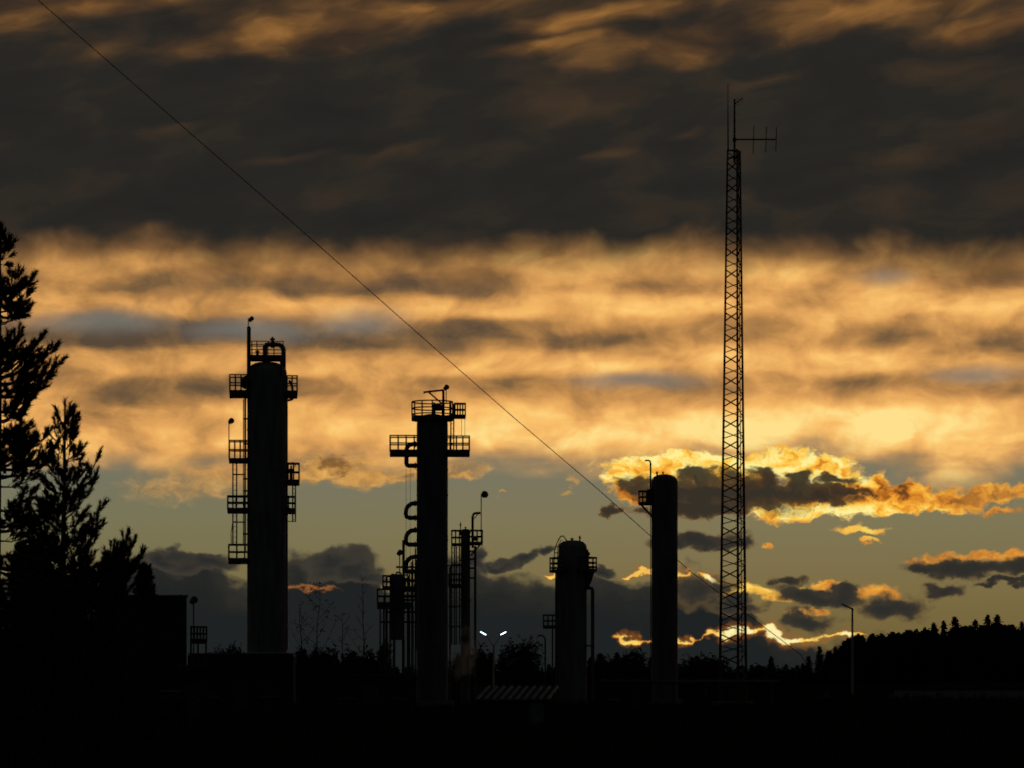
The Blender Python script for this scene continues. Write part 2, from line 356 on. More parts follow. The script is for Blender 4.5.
def arc(c, r, a0, a1, n, plane='xz'):
    out = []
    for i in range(n + 1):
        a = math.radians(a0 + (a1 - a0) * i / n)
        out.append((c[0] + r * math.cos(a), c[1], c[2] + r * math.sin(a)) if plane == 'xz' else (c[0] + r * math.cos(a), c[1] + r * math.sin(a), c[2]))
    return out

class Place:
    """a thing at distance D whose foot stands under picture column xc; local metres from photographed pixels"""
    def __init__(s, name, label, cat, xc, D, group=None):
        s.D = D; s.k = D / F; s.xc = xc
        s.root = empty(name, ((xc - 512) * s.k, D, 0), label, cat, group)
        s.root.rotation_euler = (0, 0, -math.atan((xc - 512) / F))
    def x(s, px): return (px - s.xc) * s.k
    def z(s, py): return CZ + (HY - py) * s.k

def box_platform(P_, x0, x1, zd, rail_h, y0, y1, outer, n_x=3, n_y=2, thick=0.2, sx=0.042, bracket=True, wall_x=None):
    """deck with toe boards, posts and rails on three sides; `outer` is the x of the free end"""
    r = P_.root
    deck = MB().box(x0, x1, y0, y1, zd - 0.06, zd).build('platform', 'steel', r)
    tb = MB()
    tb.box(x0, x1, y0 - 0.02, y0, zd - thick, zd + 0.1).box(x0, x1, y1, y1 + 0.02, zd - thick, zd + 0.1)
    ox = (outer - 0.02, outer) if outer == x0 else (outer, outer + 0.02)
    tb.box(ox[0], ox[1], y0 - 0.02, y1 + 0.02, zd - thick, zd + 0.1).build('toe_board', 'steel', deck)
    rl = MB(); inner = x1 if outer == x0 else x0
    for h in (rail_h, rail_h * 0.52):
        rl.tube([(inner, y0, zd + h), (outer, y0, zd + h), (outer, y1, zd + h), (inner, y1, zd + h)], sx, 5)
    rl.build('handrail', 'steel', deck)
    post = None
    pts = []
    for i in range(n_x + 1):
        x = outer + (inner - outer) * i / (n_x + 0.4)
        pts += [(x, y0), (x, y1)]
    for j in range(1, n_y): pts.append((outer, y0 + (y1 - y0) * j / n_y))
    for (x, y) in pts:
        if post is None:
            post = MB().tube([(0, 0, 0), (0, 0, rail_h)], sx, 5).build('railing_post', 'steel', deck, (x, y, zd)); 
        else:
            c = post.copy(); COL.objects.link(c); c.location = (x, y, zd)
    if bracket and wall_x is not None:
        b = MB()
        for y in (y0 + 0.15, y1 - 0.15):
            b.tube([(outer + (inner - outer) * 0.25, y, zd - 0.1), (wall_x, y, zd - 0.1 - abs(wall_x - outer) * 0.75)], 0.04, 5)
        b.build('bracket', 'steel', deck)
    return deck
def ring_platform(P_, r0, r1, zd, rail_h, a0, a1, n_posts, thick=0.2, sx=0.042):
    n = 40; vs = []; fs = []
    full = abs(a1 - a0) >= 360
    for i in range(n + 1):
        a = math.radians(a0 + (a1 - a0) * i / n); c, s_ = math.cos(a), math.sin(a)
        vs += [(r0 * c, r0 * s_, zd), (r1 * c, r1 * s_, zd), (r1 * c, r1 * s_, zd - thick), (r0 * c, r0 * s_, zd - thick)]
    for i in range(n):
        b, d = i * 4, (i + 1) * 4
        fs += [(b, b + 1, d + 1, d), (b + 1, b + 2, d + 2, d + 1), (b + 2, b + 3, d + 3, d + 2), (b + 3, b, d, d + 3)]
    deck = MB().add(vs, fs).build('platform', 'steel', P_.root)
    rl = MB()
    for h in (0.12, rail_h * 0.55, rail_h):
        rl.tube(arc((0, 0, zd + h), r1 - 0.03, a0, a1 - (360 / n if full else 0), n, 'xy'), sx, 5, closed=full)
    rl.build('handrail', 'steel', deck)
    post = None
    for i in range(n_posts):
        a = math.radians(a0 + (a1 - a0) * i / (n_posts if full else n_posts - 1))
        loc = ((r1 - 0.03) * math.cos(a), (r1 - 0.03) * math.sin(a), zd)
        if post is None: post = MB().tube([(0, 0, 0), (0, 0, rail_h)], sx, 5).build('railing_post', 'steel', deck, loc)
        else:
            c = post.copy(); COL.objects.link(c); c.location = loc
    return deck
def ladder(P_, x, y, z0, z1, w=0.42, along='x', cage=False, side=-1, rail_r=0.042):
    a = MB(); dx, dy = (w / 2, 0) if along == 'x' else (0, w / 2)
    for s_ in (-1, 1): a.tube([(x + dx * s_, y + dy * s_, z0), (x + dx * s_, y + dy * s_, z1)], rail_r, 5)
    l = a.build('ladder', 'steel', P_.root)
    r = MB(); z = z0 + 0.15
    while z < z1:
        r.tube([(x - dx, y - dy, z), (x + dx, y + dy, z)], 0.014, 4); z += 0.3
    r.build('rungs', 'steel', l)['kind'] = 'stuff'
    if cage:
        c = MB(); z = z0 + 2.0
        hoop = lambda z_: [(x + math.cos(math.radians(t)) * 0.36 * 1.0, y - 0.36 + math.sin(math.radians(t)) * 0.36 - 0.0, z_) for t in range(-200, 21, 20)]
        while z < z1 + 0.9:
            c.tube(hoop(z), 0.02, 4); z += 0.9
        for t in (-160, -90, -20):
            q = (x + math.cos(math.radians(t)) * 0.36, y - 0.36 + math.sin(math.radians(t)) * 0.36)
            c.tube([(q[0], q[1], z0 + 2.0), (q[0], q[1], z1 + 0.9)], 0.016, 4)
        c.build('safety_cage', 'steel', l)['kind'] = 'stuff'
    return l
def flood(P_, px, py0, py1, hx, y=0.0, r=0.19, tilt=25):
    """round floodlight on a thin pole: pole from picture row py0 up to py1, head beside its top"""
    x = P_.x(px); z0, z1 = P_.z(py0), P_.z(py1)
    p = MB().tube([(x, y, z0), (x, y, z1)], 0.03, 5).build('lamp_pole', 'steel', P_.root)
    h = MB(); prof = [(0.05, -0.2), (0.12, -0.17), (r * 0.8, -0.08), (r, 0.05), (r * 1.06, 0.1), (r * 0.98, 0.13), (0.02, 0.15)]
    h.lathe(prof, 16)
    o = h.build('lamp_head', 'steel', p, (P_.x(hx), y, z1 - 0.06)); o.rotation_euler = (math.radians(72), 0, math.radians(tilt))
    return p
def shell_profile(r, zb, zt, dome, rings=(), lip=0.02):
    pr = [(r, zb)]
    for z in rings: pr += [(r, z - 0.04), (r + lip, z - 0.035), (r + lip, z + 0.035), (r, z + 0.04)]
    for i in range(1, 13):
        a = math.pi / 2 * i / 12
        pr.append((max(r * max(math.cos(a), 0.0) ** 0.78, 0.01), zt - dome + dome * math.sin(a) ** 0.78))
    pr.insert(len(pr) - 12, (r, zt - dome))
    return pr
def nozzle(P_, x, y, z, h, r=0.06, name='nozzle'):
    return MB().lathe([(r, z - 0.15), (r, z + h * 0.6), (r * 1.7, z + h * 0.62), (r * 1.7, z + h * 0.8), (r * 0.6, z + h * 0.82), (r * 0.6, z + h)], 12, (x, y)).build(name, 'steel', P_.root)
def hand_wheel(P_, x, y, z, r=0.14):
    w = MB().tube([(x + r * math.cos(a), y, z + r * math.sin(a)) for a in [i * math.pi / 8 for i in range(16)]], 0.02, 5, closed=True)
    for a in (0, math.pi / 2): w.tube([(x - r * math.cos(a), y, z - r * math.sin(a)), (x + r * math.cos(a), y, z + r * math.sin(a))], 0.015, 4)
    return w.build('hand_wheel', 'steel', P_.root)

# ------------------------------------------------------------------ ground
g = MB(); R_ = 9000; gs = 24
g.add([(-R_ + 2 * R_ * i / gs, -400 + (R_ + 400) * j / gs, 0) for j in range(gs + 1) for i in range(gs + 1)],
      [(j * (gs + 1) + i, j * (gs + 1) + i + 1, (j + 1) * (gs + 1) + i + 1, (j + 1) * (gs + 1) + i) for j in range(gs) for i in range(gs)])
structure(g.build('ground', 'ground'))
structure(MB().add([(-300, 268, 0.004), (300, 268, 0.004), (300, 292, 0.004), (-300, 292, 0.004)], [(0, 1, 2, 3)]).build('access_road', 'road'))
structure(MB().add([(-60, 80, 0.004), (60, 80, 0.004), (60, 92, 0.004), (-60, 92, 0.004)], [(0, 1, 2, 3)]).build('plant_road', 'road'))
# wooded rise behind the plant
hb = MB(); nx, ny = 60, 14; hv = []
rh = random.Random(4)
for j in range(ny + 1):
    for i in range(nx + 1):
        X = -420 + 900 * i / nx; Y = 430 + 500 * j / ny
        rise = 5.0 / (1 + math.exp(-(512 + X / Y * F - 890) / 30.0)) * min(1, j / 4.0)
        rise += 0.6 * min(1, j / 8.0) * (0.5 + 0.5 * math.sin(X * 0.021 + 1.0))
        hv.append((X, Y, -0.3 + rise + (rh.random() - 0.5) * 0.35 * (j > 0)))
hb.add(hv, [(j * (nx + 1) + i, j * (nx + 1) + i + 1, (j + 1) * (nx + 1) + i + 1, (j + 1) * (nx + 1) + i) for j in range(ny) for i in range(nx)], True)
structure(hb.build('hill', 'far'))
def hill_z(X, Y):
    j = (Y - 430) / 500 * ny
    if j < 0: return 0.0
    return max(0, -0.3 + 5.0 / (1 + math.exp(-(512 + X / Y * F - 890) / 30.0)) * min(1, j / 4.0) + 0.6 * min(1, j / 8.0) * (0.5 + 0.5 * math.sin(X * 0.021 + 1.0)))

# ------------------------------------------------------------------ column with the square head frame (left)
C1 = Place('process_column', 'tall dark cylindrical process column with square pipe frame on its top', 'column', 267, 175)
r1 = 19.8 * C1.k
MB().lathe(shell_profile(r1, C1.z(655), C1.z(362), 0.75, [C1.z(y) for y in (640, 600, 560, 520, 470, 430)]), 48).build('shell', 'shell', C1.root)
MB().lathe([(r1 + 0.28, C1.z(656)), (r1 + 0.28, C1.z(654)), (r1 + 0.1, C1.z(653)), (r1 + 0.02, C1.z(652))], 48).build('base_ring', 'zinc', C1.root)  # light on the foundation top, put into the ring's pale metal colour
MB().lathe([(r1 + 0.55, 0.0), (r1 + 0.5, C1.z(656.2)), (0.1, C1.z(656.1))], 8).build('pedestal', 'concrete', C1.root)
box_platform(C1, C1.x(230), C1.x(249), C1.z(393), 0.98, -0.75, 0.75, C1.x(230), 3, 2, 0.26)
box_platform(C1, C1.x(285), C1.x(297), C1.z(393), 0.95, -0.7, 0.7, C1.x(297), 2, 2, 0.26)
box_platform(C1, C1.x(229.5), C1.x(248), C1.z(460.5), 1.12, -0.55, 0.55, C1.x(229.5), 3, 2, 0.16)
box_platform(C1, C1.x(286), C1.x(299), C1.z(481.5), 1.05, -0.5, 0.5, C1.x(299), 2, 2, 0.22)
box_platform(C1, C1.x(228), C1.x(248), C1.z(510), 0.78, -0.6, 0.6, C1.x(228), 2, 2, 0.2)
box_platform(C1, C1.x(286), C1.x(295), C1.z(510), 0.78, -0.5, 0.5, C1.x(295), 1, 2, 0.22)
box_platform(C1, C1.x(229), C1.x(248), C1.z(560), 0.88, -0.55, 0.55, C1.x(229), 2, 2, 0.24)
# head frame
hd = MB().box(C1.x(247), C1.x(284), -0.95, 0.95, C1.z(360), C1.z(356.5)).build('platform', 'steel', C1.root)
hr = MB()
for py in (343, 348, 351.5):
    zz = C1.z(py); hr.tube([(C1.x(247.5), -0.93, zz), (C1.x(283), -0.93, zz), (C1.x(283), 0.93, zz), (C1.x(247.5), 0.93, zz)], 0.028, 5, closed=True)
hr.build('handrail', 'steel', hd)
for px in (247.5, 252, 257, 268, 274, 283):
    for y in (-0.93, 0.93): MB().tube([(C1.x(px), y, C1.z(356.5)), (C1.x(px), y, C1.z(342.5))], 0.03, 5).build('railing_post', 'steel', hd)
for px in (249, 281):
    for y in (-0.85, 0.85): MB().tube([(C1.x(px), y, C1.z(360)), (C1.x(px), y, C1.z(377))], 0.07, 6).build('frame_leg', 'steel', C1.root)
MB().tube([(C1.x(248.8), -0.3, C1.z(398)), (C1.x(249), -0.3, C1.z(329)), (C1.x(248.6), -0.3, C1.z(327.5))], 0.115, 8).build('vent_pipe', 'pipe', C1.root)
zt = C1.z(344.5)
el = [(C1.x(265), 0, C1.z(363)), (C1.x(265), 0, zt - 0.2)] + [(C1.x(265) + 0.2 - 0.2 * math.cos(math.radians(a)), 0, zt - 0.2 + 0.2 * math.sin(math.radians(a))) for a in (30, 60, 90)]
xr = C1.x(283.5)
el += [(xr - 0.35, 0, zt)] + [(xr - 0.35 + 0.35 * math.sin(math.radians(a)), 0, zt - 0.35 + 0.35 * math.cos(math.radians(a))) for a in (20, 40, 60, 80, 90)]
el += [(xr, 0, C1.z(372)), (C1.x(285.4), -0.1, C1.z(384)), (C1.x(285.6), -0.1, C1.z(650))]
MB().tube(el, 0.14, 10).build('overhead_pipe', 'pipe', C1.root)
nozzle(C1, C1.x(272.5), 0.1, C1.z(345), 0.5, 0.09, 'relief_valve'); nozzle(C1, C1.x(257.5), -0.2, C1.z(357), 0.4, 0.08, 'relief_valve')
flood(C1, 248.4, 328, 318.8, 251.3, -0.3, 0.13)
flood(C1, 229.2, 460, 421, 231.2, -0.4, 0.16)
MB().tube([(C1.x(289), -0.4, C1.z(381)), (C1.x(291.5), -0.4, C1.z(385)), (C1.x(293), -0.4, C1.z(393)), (C1.x(293.5), -0.4, C1.z(398)), (C1.x(291.8), -0.4, C1.z(400)), (C1.x(286.5), -0.3, C1.z(401))], 0.07, 8).build('drain_pipe', 'pipe', C1.root)
MB().lathe([(0.1, C1.z(390)), (0.3, C1.z(388)), (0.3, C1.z(380)), (0.1, C1.z(377))], 14, (C1.x(246.5), -0.5)).build('manway', 'steel', C1.root)
ladder(C1, C1.x(235), -0.3, C1.z(545), C1.z(461), 0.22, 'x')
MB().tube([(C1.x(243.5), -0.35, C1.z(400)), (C1.x(243.5), -0.35, C1.z(545))], 0.03, 5).build('conduit', 'steel', C1.root)
MB().tube([(C1.x(245.2), -0.2, C1.z(398)), (C1.x(245.2), -0.2, C1.z(552))], 0.055, 6).build('riser_pipe', 'pipe', C1.root)
MB().tube([(C1.x(245.8), 0.2, C1.z(398)), (C1.x(245.8), 0.2, C1.z(460))], 0.03, 5).build('conduit', 'steel', C1.root)
for py in (475.5, 523):
    MB().box(C1.x(233), C1.x(246), -0.45, -0.15, C1.z(py), C1.z(py) + 0.06).build('ladder_stay', 'steel', C1.root)
MB().tube([(C1.x(232.6), -0.4, C1.z(524)), (C1.x(231.3), -0.4, C1.z(534)), (C1.x(231.6), -0.4, C1.z(545))], 0.022, 5).build('cable', 'steel', C1.root)
ladder(C1, C1.x(294), -0.2, C1.z(522), C1.z(484), 0.16, 'x')
MB().tube([(C1.x(287), -0.2, C1.z(521.5)), (C1.x(295.5), -0.2, C1.z(521.5))], 0.025, 5).build('ladder_stay', 'steel', C1.root)
hand_wheel(C1, C1.x(293), -0.3, C1.z(465), 0.14); nozzle(C1, C1.x(291), -0.3, C1.z(480), 0.8, 0.09, 'valve')
for py in (420, 445, 480, 492, 535): MB().box(C1.x(243), C1.x(248), -0.26, -0.14, C1.z(py), C1.z(py) + 0.09).build('pipe_clamp', 'steel', C1.root)

# ------------------------------------------------------------------ column with the davit and looped pipes (middle)
C2 = Place('process_column', 'dark process column with lifting davit and looped side pipes', 'column', 432.3, 178)
r2 = 15.6 * C2.k
MB().lathe(shell_profile(r2, 0.0, C2.z(414), 0.7, [C2.z(y) for y in (660, 620, 580, 540, 495, 470, 440)]), 44).build('shell', 'shell_b', C2.root)
ring_platform(C2, 0.3, 20.8 * C2.k, C2.z(416.5), 0.86, 0, 360, 12, 0.26)
box_platform(C2, C2.x(454), C2.x(465.3), C2.z(416.5), 0.76, -0.35, 0.35, C2.x(465.3), 4, 2, 0.12)
for px in (461.5, 464.8): MB().tube([(C2.x(px), -0.3, C2.z(417)), (C2.x(px), -0.3, C2.z(436))], 0.018, 4).build('hanging_line', 'steel', C2.root)
dv_ = MB().tube([(C2.x(443.5), 0, C2.z(416)), (C2.x(443.3), 0, C2.z(390))], 0.075, 8).build('davit', 'steel', C2.root)
MB().tube([(C2.x(423.5), 0, C2.z(392.3)), (C2.x(443.5), 0, C2.z(390))], 0.06, 6).build('davit_arm', 'steel', dv_)
MB().tube([(C2.x(428.5), 0, C2.z(392)), (C2.x(441.8), 0, C2.z(403.5))], 0.05, 6).build('davit_brace', 'steel', dv_)
MB().tube([(C2.x(424), 0, C2.z(392)), (C2.x(424), 0, C2.z(394))], 0.03, 6).build('davit_hook', 'steel', dv_)
nozzle(C2, C2.x(434), -0.1, C2.z(416), 0.8, 0.09, 'valve')
MB().lathe([(0.15, C2.z(411)), (0.26, C2.z(410)), (0.26, C2.z(405.5)), (0.1, C2.z(404))], 14, (C2.x(438), -0.2)).build('valve_body', 'steel', C2.root)
flood(C2, 446.2, 403, 387, 446.2, -0.3, 0.15)
box_platform(C2, C2.x(390.2), C2.x(417.5), C2.z(452), 0.92, -0.7, 0.7, C2.x(390.2), 3, 2, 0.26)
box_platform(C2, C2.x(447.5), C2.x(469.3), C2.z(452), 0.9, -0.7, 0.7, C2.x(469.3), 3, 2, 0.26)
def loop_pipe(yt, yb, xl, rr, rad):
    zt_, zb_ = C2.z(yt), C2.z(yb); x_ = C2.x(xl); b = min(rad, (zt_ - zb_) / 2 - 0.01)
    pts = [(-r2 + 0.2, -0.2, zt_), (x_ + rad, -0.2, zt_)] + [(x_ + rad - rad * math.sin(math.radians(a)), -0.2, zt_ - rad + rad * math.cos(math.radians(a))) for a in (22, 45, 68, 90)]
    q = rad * 0.35
    pts += [(x_, -0.2, zb_ + q)] + [(x_ + q - q * math.cos(math.radians(a)), -0.2, zb_ + q - q * math.sin(math.radians(a))) for a in (45, 90)] + [(-r2 + 0.2, -0.2, zb_)]
    o = MB().tube(pts, rr, 10).build('loop_pipe', 'pipe', C2.root)
    fl = MB()
    for zz in (zt_, zb_): fl.tube([(-r2 - 0.12, -0.2, zz), (-r2 - 0.04, -0.2, zz)], rr * 1.35, 12)
    fl.build('flange', 'steel', o)
loop_pipe(444.5, 466, 406.5, 0.14, 0.36)
for yt in (503.5, 530.3, 557): loop_pipe(yt, yt + 14.5, 406, 0.135, 0.5)
for px in (406.2, 410.3): MB().tube([(C2.x(px), -0.45, C2.z(468)), (C2.x(px), -0.45, C2.z(600))], 0.014, 4).build('cable', 'steel', C2.root)
ladder(C2, C2.x(452.3), -0.3, C2.z(452), C2.z(404), 0.17, 'x')
MB().tube([(C2.x(403.5), 0.1, C2.z(540)), (C2.x(403.5), 0.1, 0.3)], 0.08, 8).build('riser_pipe', 'pipe', C2.root)
MB().lathe([(r2 + 0.4, 0.0), (r2 + 0.4, 0.5), (0.1, 0.52)], 12).build('pedestal', 'concrete', C2.root)

# ------------------------------------------------------------------ squat vessel with valve deck, left of the middle column
C3 = Place('reflux_vessel', 'squat vessel on legs with valve deck left of the davit column', 'vessel', 397, 174)
r3 = 7.5 * C3.k
MB().lathe(shell_profile(r3, C3.z(640), C3.z(574), 0.25), 28).build('shell', 'shell_b', C3.root)
for dx in (-10.5, -6.8, -2.8, 6, 12, 15.5):
    MB().tube([(dx * C3.k, -0.5 if dx < 0 else 0.1, 0), (dx * C3.k, -0.5 if dx < 0 else 0.1, C3.z(606))], 0.075 if dx != -6.8 else 0.05, 6).build('support_leg', 'steel', C3.root)
box_platform(C3, C3.x(377.5), C3.x(411), C3.z(604), 0.85, -0.75, 0.75, C3.x(377.5), 4, 2, 0.28)
box_platform(C3, C3.x(404), C3.x(417), C3.z(588), 0.9, -0.5, 0.5, C3.x(404), 2, 2, 0.18)
MB().box(C3.x(391), C3.x(417), -0.4, 0.4, C3.z(597.5), C3.z(595)).build('beam', 'steel', C3.root)
flood(C3, 399.7, 574, 552, 399.7, -0.2, 0.16)
hand_wheel(C3, C3.x(388), -0.3, C3.z(580), 0.17); hand_wheel(C3, C3.x(414.5), -0.3, C3.z(594), 0.12)
for a, b, t_ in ((391, 394.5, 574.5), (396, 401, 572.5), (403, 408, 575)):
    MB().tube([(C3.x(a), -0.25, C3.z(592)), (C3.x(a), -0.25, C3.z(t_ + 1.5)), (C3.x(a + 1), -0.25, C3.z(t_)), (C3.x(b - 1), -0.25, C3.z(t_)), (C3.x(b), -0.25, C3.z(t_ + 1.5)), (C3.x(b), -0.25, C3.z(592))], 0.05, 6).build('bent_pipe', 'pipe', C3.root)
nozzle(C3, C3.x(394), 0, C3.z(582), 0.4, 0.16, 'valve'); nozzle(C3, C3.x(404), -0.1, C3.z(585), 0.5, 0.12, 'valve')
for px, y0_ in ((407.5, 566), (415.5, 548), (384, 596)): MB().tube([(C3.x(px), 0.2, 0.2), (C3.x(px), 0.2, C3.z(y0_))], 0.045, 6).build('riser_pipe', 'pipe', C3.root)
box_platform(C3, C3.x(383), C3.x(392), C3.z(588), 0.7, -0.6, 0.3, C3.x(383), 2, 2, 0.12)
ladder(C3, C3.x(414.5), -0.35, C3.z(650), C3.z(560), 0.2, 'x'); ladder(C3, C3.x(382), -0.6, 0.1, C3.z(604), 0.2, 'x')
for a, b, py in ((403, 417, 581), (386, 417, 612), (390, 417, 600), (380, 417, 622), (396, 417, 567), (402, 417, 591)): MB().tube([(C3.x(a), 0.15, C3.z(py)), (C3.x(b), 0.15, C3.z(py))], 0.06, 6).build('cross_pipe', 'pipe', C3.root)
MB().tube([(C3.x(412), -0.3, 0.2), (C3.x(412), -0.3, C3.z(562))], 0.06, 6).build('riser_pipe', 'pipe', C3.root)

# ------------------------------------------------------------------ slender stripper column
C4 = Place('slender_column', 'slender pipe column with small deck and ladder right of the davit column', 'column', 465.5, 181)
r4 = 4.7 * C4.k
MB().lathe(shell_profile(r4, 0.0, C4.z(529), 0.12, [C4.z(y) for y in (640, 600, 560, 532)], 0.05), 24).build('shell', 'shell_b', C4.root)
box_platform(C4, C4.x(470), C4.x(482.3), C4.z(543.5), 0.78, -0.45, 0.45, C4.x(482.3), 2, 2, 0.1)
box_platform(C4, C4.x(451.8), C4.x(461), C4.z(545), 0.86, -0.45, 0.45, C4.x(451.8), 2, 2, 0.06)
MB().tube([(C4.x(480), -0.2, C4.z(545)), (C4.x(470.5), -0.2, C4.z(556))], 0.05, 6).build('bracket', 'steel', C4.root)
ladder(C4, C4.x(453.2), -0.3, C4.z(645), C4.z(545), 0.16, 'x'); ladder(C4, C4.x(458), -0.35, C4.z(645), C4.z(545), 0.2, 'x')
for py in (566.5, 575, 586, 607, 627): MB().box(C4.x(448), C4.x(461), -0.45, -0.25, C4.z(py), C4.z(py) + 0.07).build('ladder_stay', 'steel', C4.root)
box_platform(C4, C4.x(449), C4.x(461), C4.z(586), 0.7, -0.45, 0.3, C4.x(449), 2, 2, 0.12)
MB().tube([(C4.x(450), 0.1, 0.1), (C4.x(450), 0.1, C4.z(568)), (C4.x(452), 0.1, C4.z(565)), (C4.x(461), 0.1, C4.z(565))], 0.06, 7).build('riser_pipe', 'pipe', C4.root)
flood(C4, 481.2, 544, 494, 484.3, -0.2, 0.21)
MB().tube([(C4.x(472.6), -0.1, C4.z(548)), (C4.x(472.6), -0.1, C4.z(517)), (C4.x(473.3), -0.1, C4.z(514.5)), (C4.x(475), -0.1, C4.z(513.3)), (C4.x(480.5), -0.1, C4.z(513))], 0.075, 8).build('gooseneck_pipe', 'pipe', C4.root)
MB().tube([(C4.x(474), -0.1, C4.z(519)), (C4.x(478), -0.1, C4.z(514))], 0.03, 5).build('pipe_stay', 'steel', C4.root)
MB().tube([(C4.x(475.2), -0.1, C4.z(546)), (C4.x(475.2), -0.1, 0.0)], 0.075, 8).build('drop_pipe', 'pipe', C4.root)
nozzle(C4, C4.x(460.5), -0.1, C4.z(533), 0.7, 0.03); nozzle(C4, C4.x(465.5), 0, C4.z(529), 0.14, 0.04)
MB().lathe([(0.1, C4.z(541)), (0.2, C4.z(540)), (0.2, C4.z(537)), (0.1, C4.z(536.5))], 12, (C4.x(475), -0.2)).build('valve_body', 'steel', C4.root)
for py in (552, 560, 569, 579): MB().box(C4.x(470), C4.x(475.5), -0.15, -0.02, C4.z(py), C4.z(py) + 0.1).build('pipe_clamp', 'steel', C4.root)

# ------------------------------------------------------------------ domed drum with ring deck
C5 = Place('domed_drum', 'short domed cylindrical drum with ring deck and caged ladder', 'drum', 572.6, 183)
r5 = 14.2 * C5.k
MB().lathe(shell_profile(r5, 0.0, C5.z(540.3), 0.5, [C5.z(y) for y in (655, 620, 590, 556)]), 44).build('shell', 'shell', C5.root)
ring_platform(C5, r5, 24.6 * C5.k, C5.z(569), 0.68, -75, 75, 8, 0.18)
ring_platform(C5, r5, 23.3 * C5.k, C5.z(570), 0.72, 110, 250, 8, 0.16)
br_ = MB().add([(r5 - 0.02, -0.5, C5.z(571)), (C5.x(595), -0.5, C5.z(571)), (C5.x(591), -0.5, C5.z(583)), (r5 - 0.02, -0.5, C5.z(591)),
                (r5 - 0.02, 0.5, C5.z(571)), (C5.x(595), 0.5, C5.z(571)), (C5.x(591), 0.5, C5.z(583)), (r5 - 0.02, 0.5, C5.z(591))],
               [(0, 3, 2, 1), (4, 5, 6, 7), (0, 1, 5, 4), (1, 2, 6, 5), (2, 3, 7, 6), (3, 0, 4, 7)]).build('bracket', 'steel', C5.root)
cg = MB()
for rr_, yy in ((1.0, -0.35), (1.0, 0.25)):
    cg.tube([(C5.x(554), yy, C5.z(570)), (C5.x(554.5), yy, C5.z(551)), (C5.x(557), yy, C5.z(543)), (C5.x(560.5), yy, C5.z(536.5)), (C5.x(563.5), yy, C5.z(536)), (C5.x(567), yy, C5.z(541)), (C5.x(567.5), yy, C5.z(545))], 0.028, 5)
cg.tube([(C5.x(557.5), -0.35, C5.z(563)), (C5.x(557.8), -0.35, C5.z(547)), (C5.x(561), -0.35, C5.z(540)), (C5.x(564), -0.35, C5.z(543))], 0.025, 5)
for (px, py) in ((554.4, 556), (555, 549), (558, 541.5), (562, 536.2), (566, 539.5)): cg.tube([(C5.x(px), -0.35, C5.z(py)), (C5.x(px), 0.25, C5.z(py))], 0.025, 5)
cg.tube([(C5.x(554.5), -0.35, C5.z(546.5)), (C5.x(560), -0.35, C5.z(546.5))], 0.03, 5); cg.tube([(C5.x(554), -0.35, C5.z(553)), (C5.x(560), -0.35, C5.z(553))], 0.03, 5)
cg.build('ladder_hoop', 'steel', C5.root)
nozzle(C5, C5.x(572), 0, C5.z(541), 0.2, 0.07); nozzle(C5, C5.x(579.8), -0.1, C5.z(542.5), 0.42, 0.045)
nozzle(C5, C5.x(587.5), -0.2, C5.z(565), 0.95, 0.09, 'relief_valve')
for px, rr_ in ((556.2, 0.07), (558.2, 0.05)): MB().tube([(C5.x(px), -0.5, C5.z(571)), (C5.x(px), -0.5, 0)], rr_, 8).build('riser_pipe', 'pipe', C5.root)
MB().tube([(r5 - 0.1, -0.2, C5.z(588)), (C5.x(590), -0.2, C5.z(588)), (C5.x(592), -0.2, C5.z(589)), (C5.x(592.6), -0.2, C5.z(591)), (C5.x(592.6), -0.2, 0)], 0.11, 10).build('drop_pipe', 'pipe', C5.root)
MB().box(C5.x(585), C5.x(594), -0.45, 0.05, C5.z(646.5), C5.z(645)).build('pipe_support', 'steel', C5.root)
box_platform(C5, C5.x(543.5), C5.x(559), C5.z(627), 0.72, -0.5, 0.5, C5.x(543.5), 3, 2, 0.1)
for px in (552.5, 556): MB().tube([(C5.x(px), -0.45, C5.z(627)), (C5.x(px), -0.45, 0)], 0.05, 6).build('support_leg', 'steel', C5.root)

# ------------------------------------------------------------------ plain tall column on the right
C6 = Place('smooth_column', 'plain smooth tall column with one tiny bracketed deck near its domed top', 'column', 664.6, 187)
r6 = 13.1 * C6.k
MB().lathe(shell_profile(r6, 0.0, C6.z(474.3), 0.6, [C6.z(y) for y in (680, 640, 590, 540, 500)], 0.012), 44).build('shell', 'shell_b', C6.root)
box_platform(C6, C6.x(639), C6.x(652), C6.z(503.5), 0.76, -0.45, 0.45, C6.x(639), 3, 2, 0.1)
for y in (-0.35, 0.35): MB().tube([(C6.x(641.5), y, C6.z(505)), (C6.x(652), y, C6.z(516.5))], 0.06, 6).build('bracket', 'steel', C6.root)
MB().box(C6.x(647), C6.x(652.5), -0.4, 0.2, C6.z(503), C6.z(489.5)).build('junction_box', 'steel', C6.root)
MB().tube([(C6.x(650.6), -0.1, C6.z(492)), (C6.x(650.6), -0.1, C6.z(463.5)), (C6.x(650), -0.1, C6.z(461.3)), (C6.x(648.5), -0.1, C6.z(460.4)), (C6.x(645), -0.1, C6.z(460.6))], 0.055, 8).build('gooseneck_vent', 'pipe', C6.root)
MB().tube([(C6.x(650.6), -0.1, C6.z(505)), (C6.x(650.9), -0.1, 0)], 0.028, 6).build('conduit', 'steel', C6.root)
nozzle(C6, C6.x(657), 0, C6.z(477), 0.38, 0.05); nozzle(C6, C6.x(663), 0, C6.z(475), 0.22, 0.045)
MB().lathe([(r6 + 0.3, 0.0), (r6 + 0.3, 0.5), (0.1, 0.52)], 12).build('pedestal', 'concrete', C6.root)

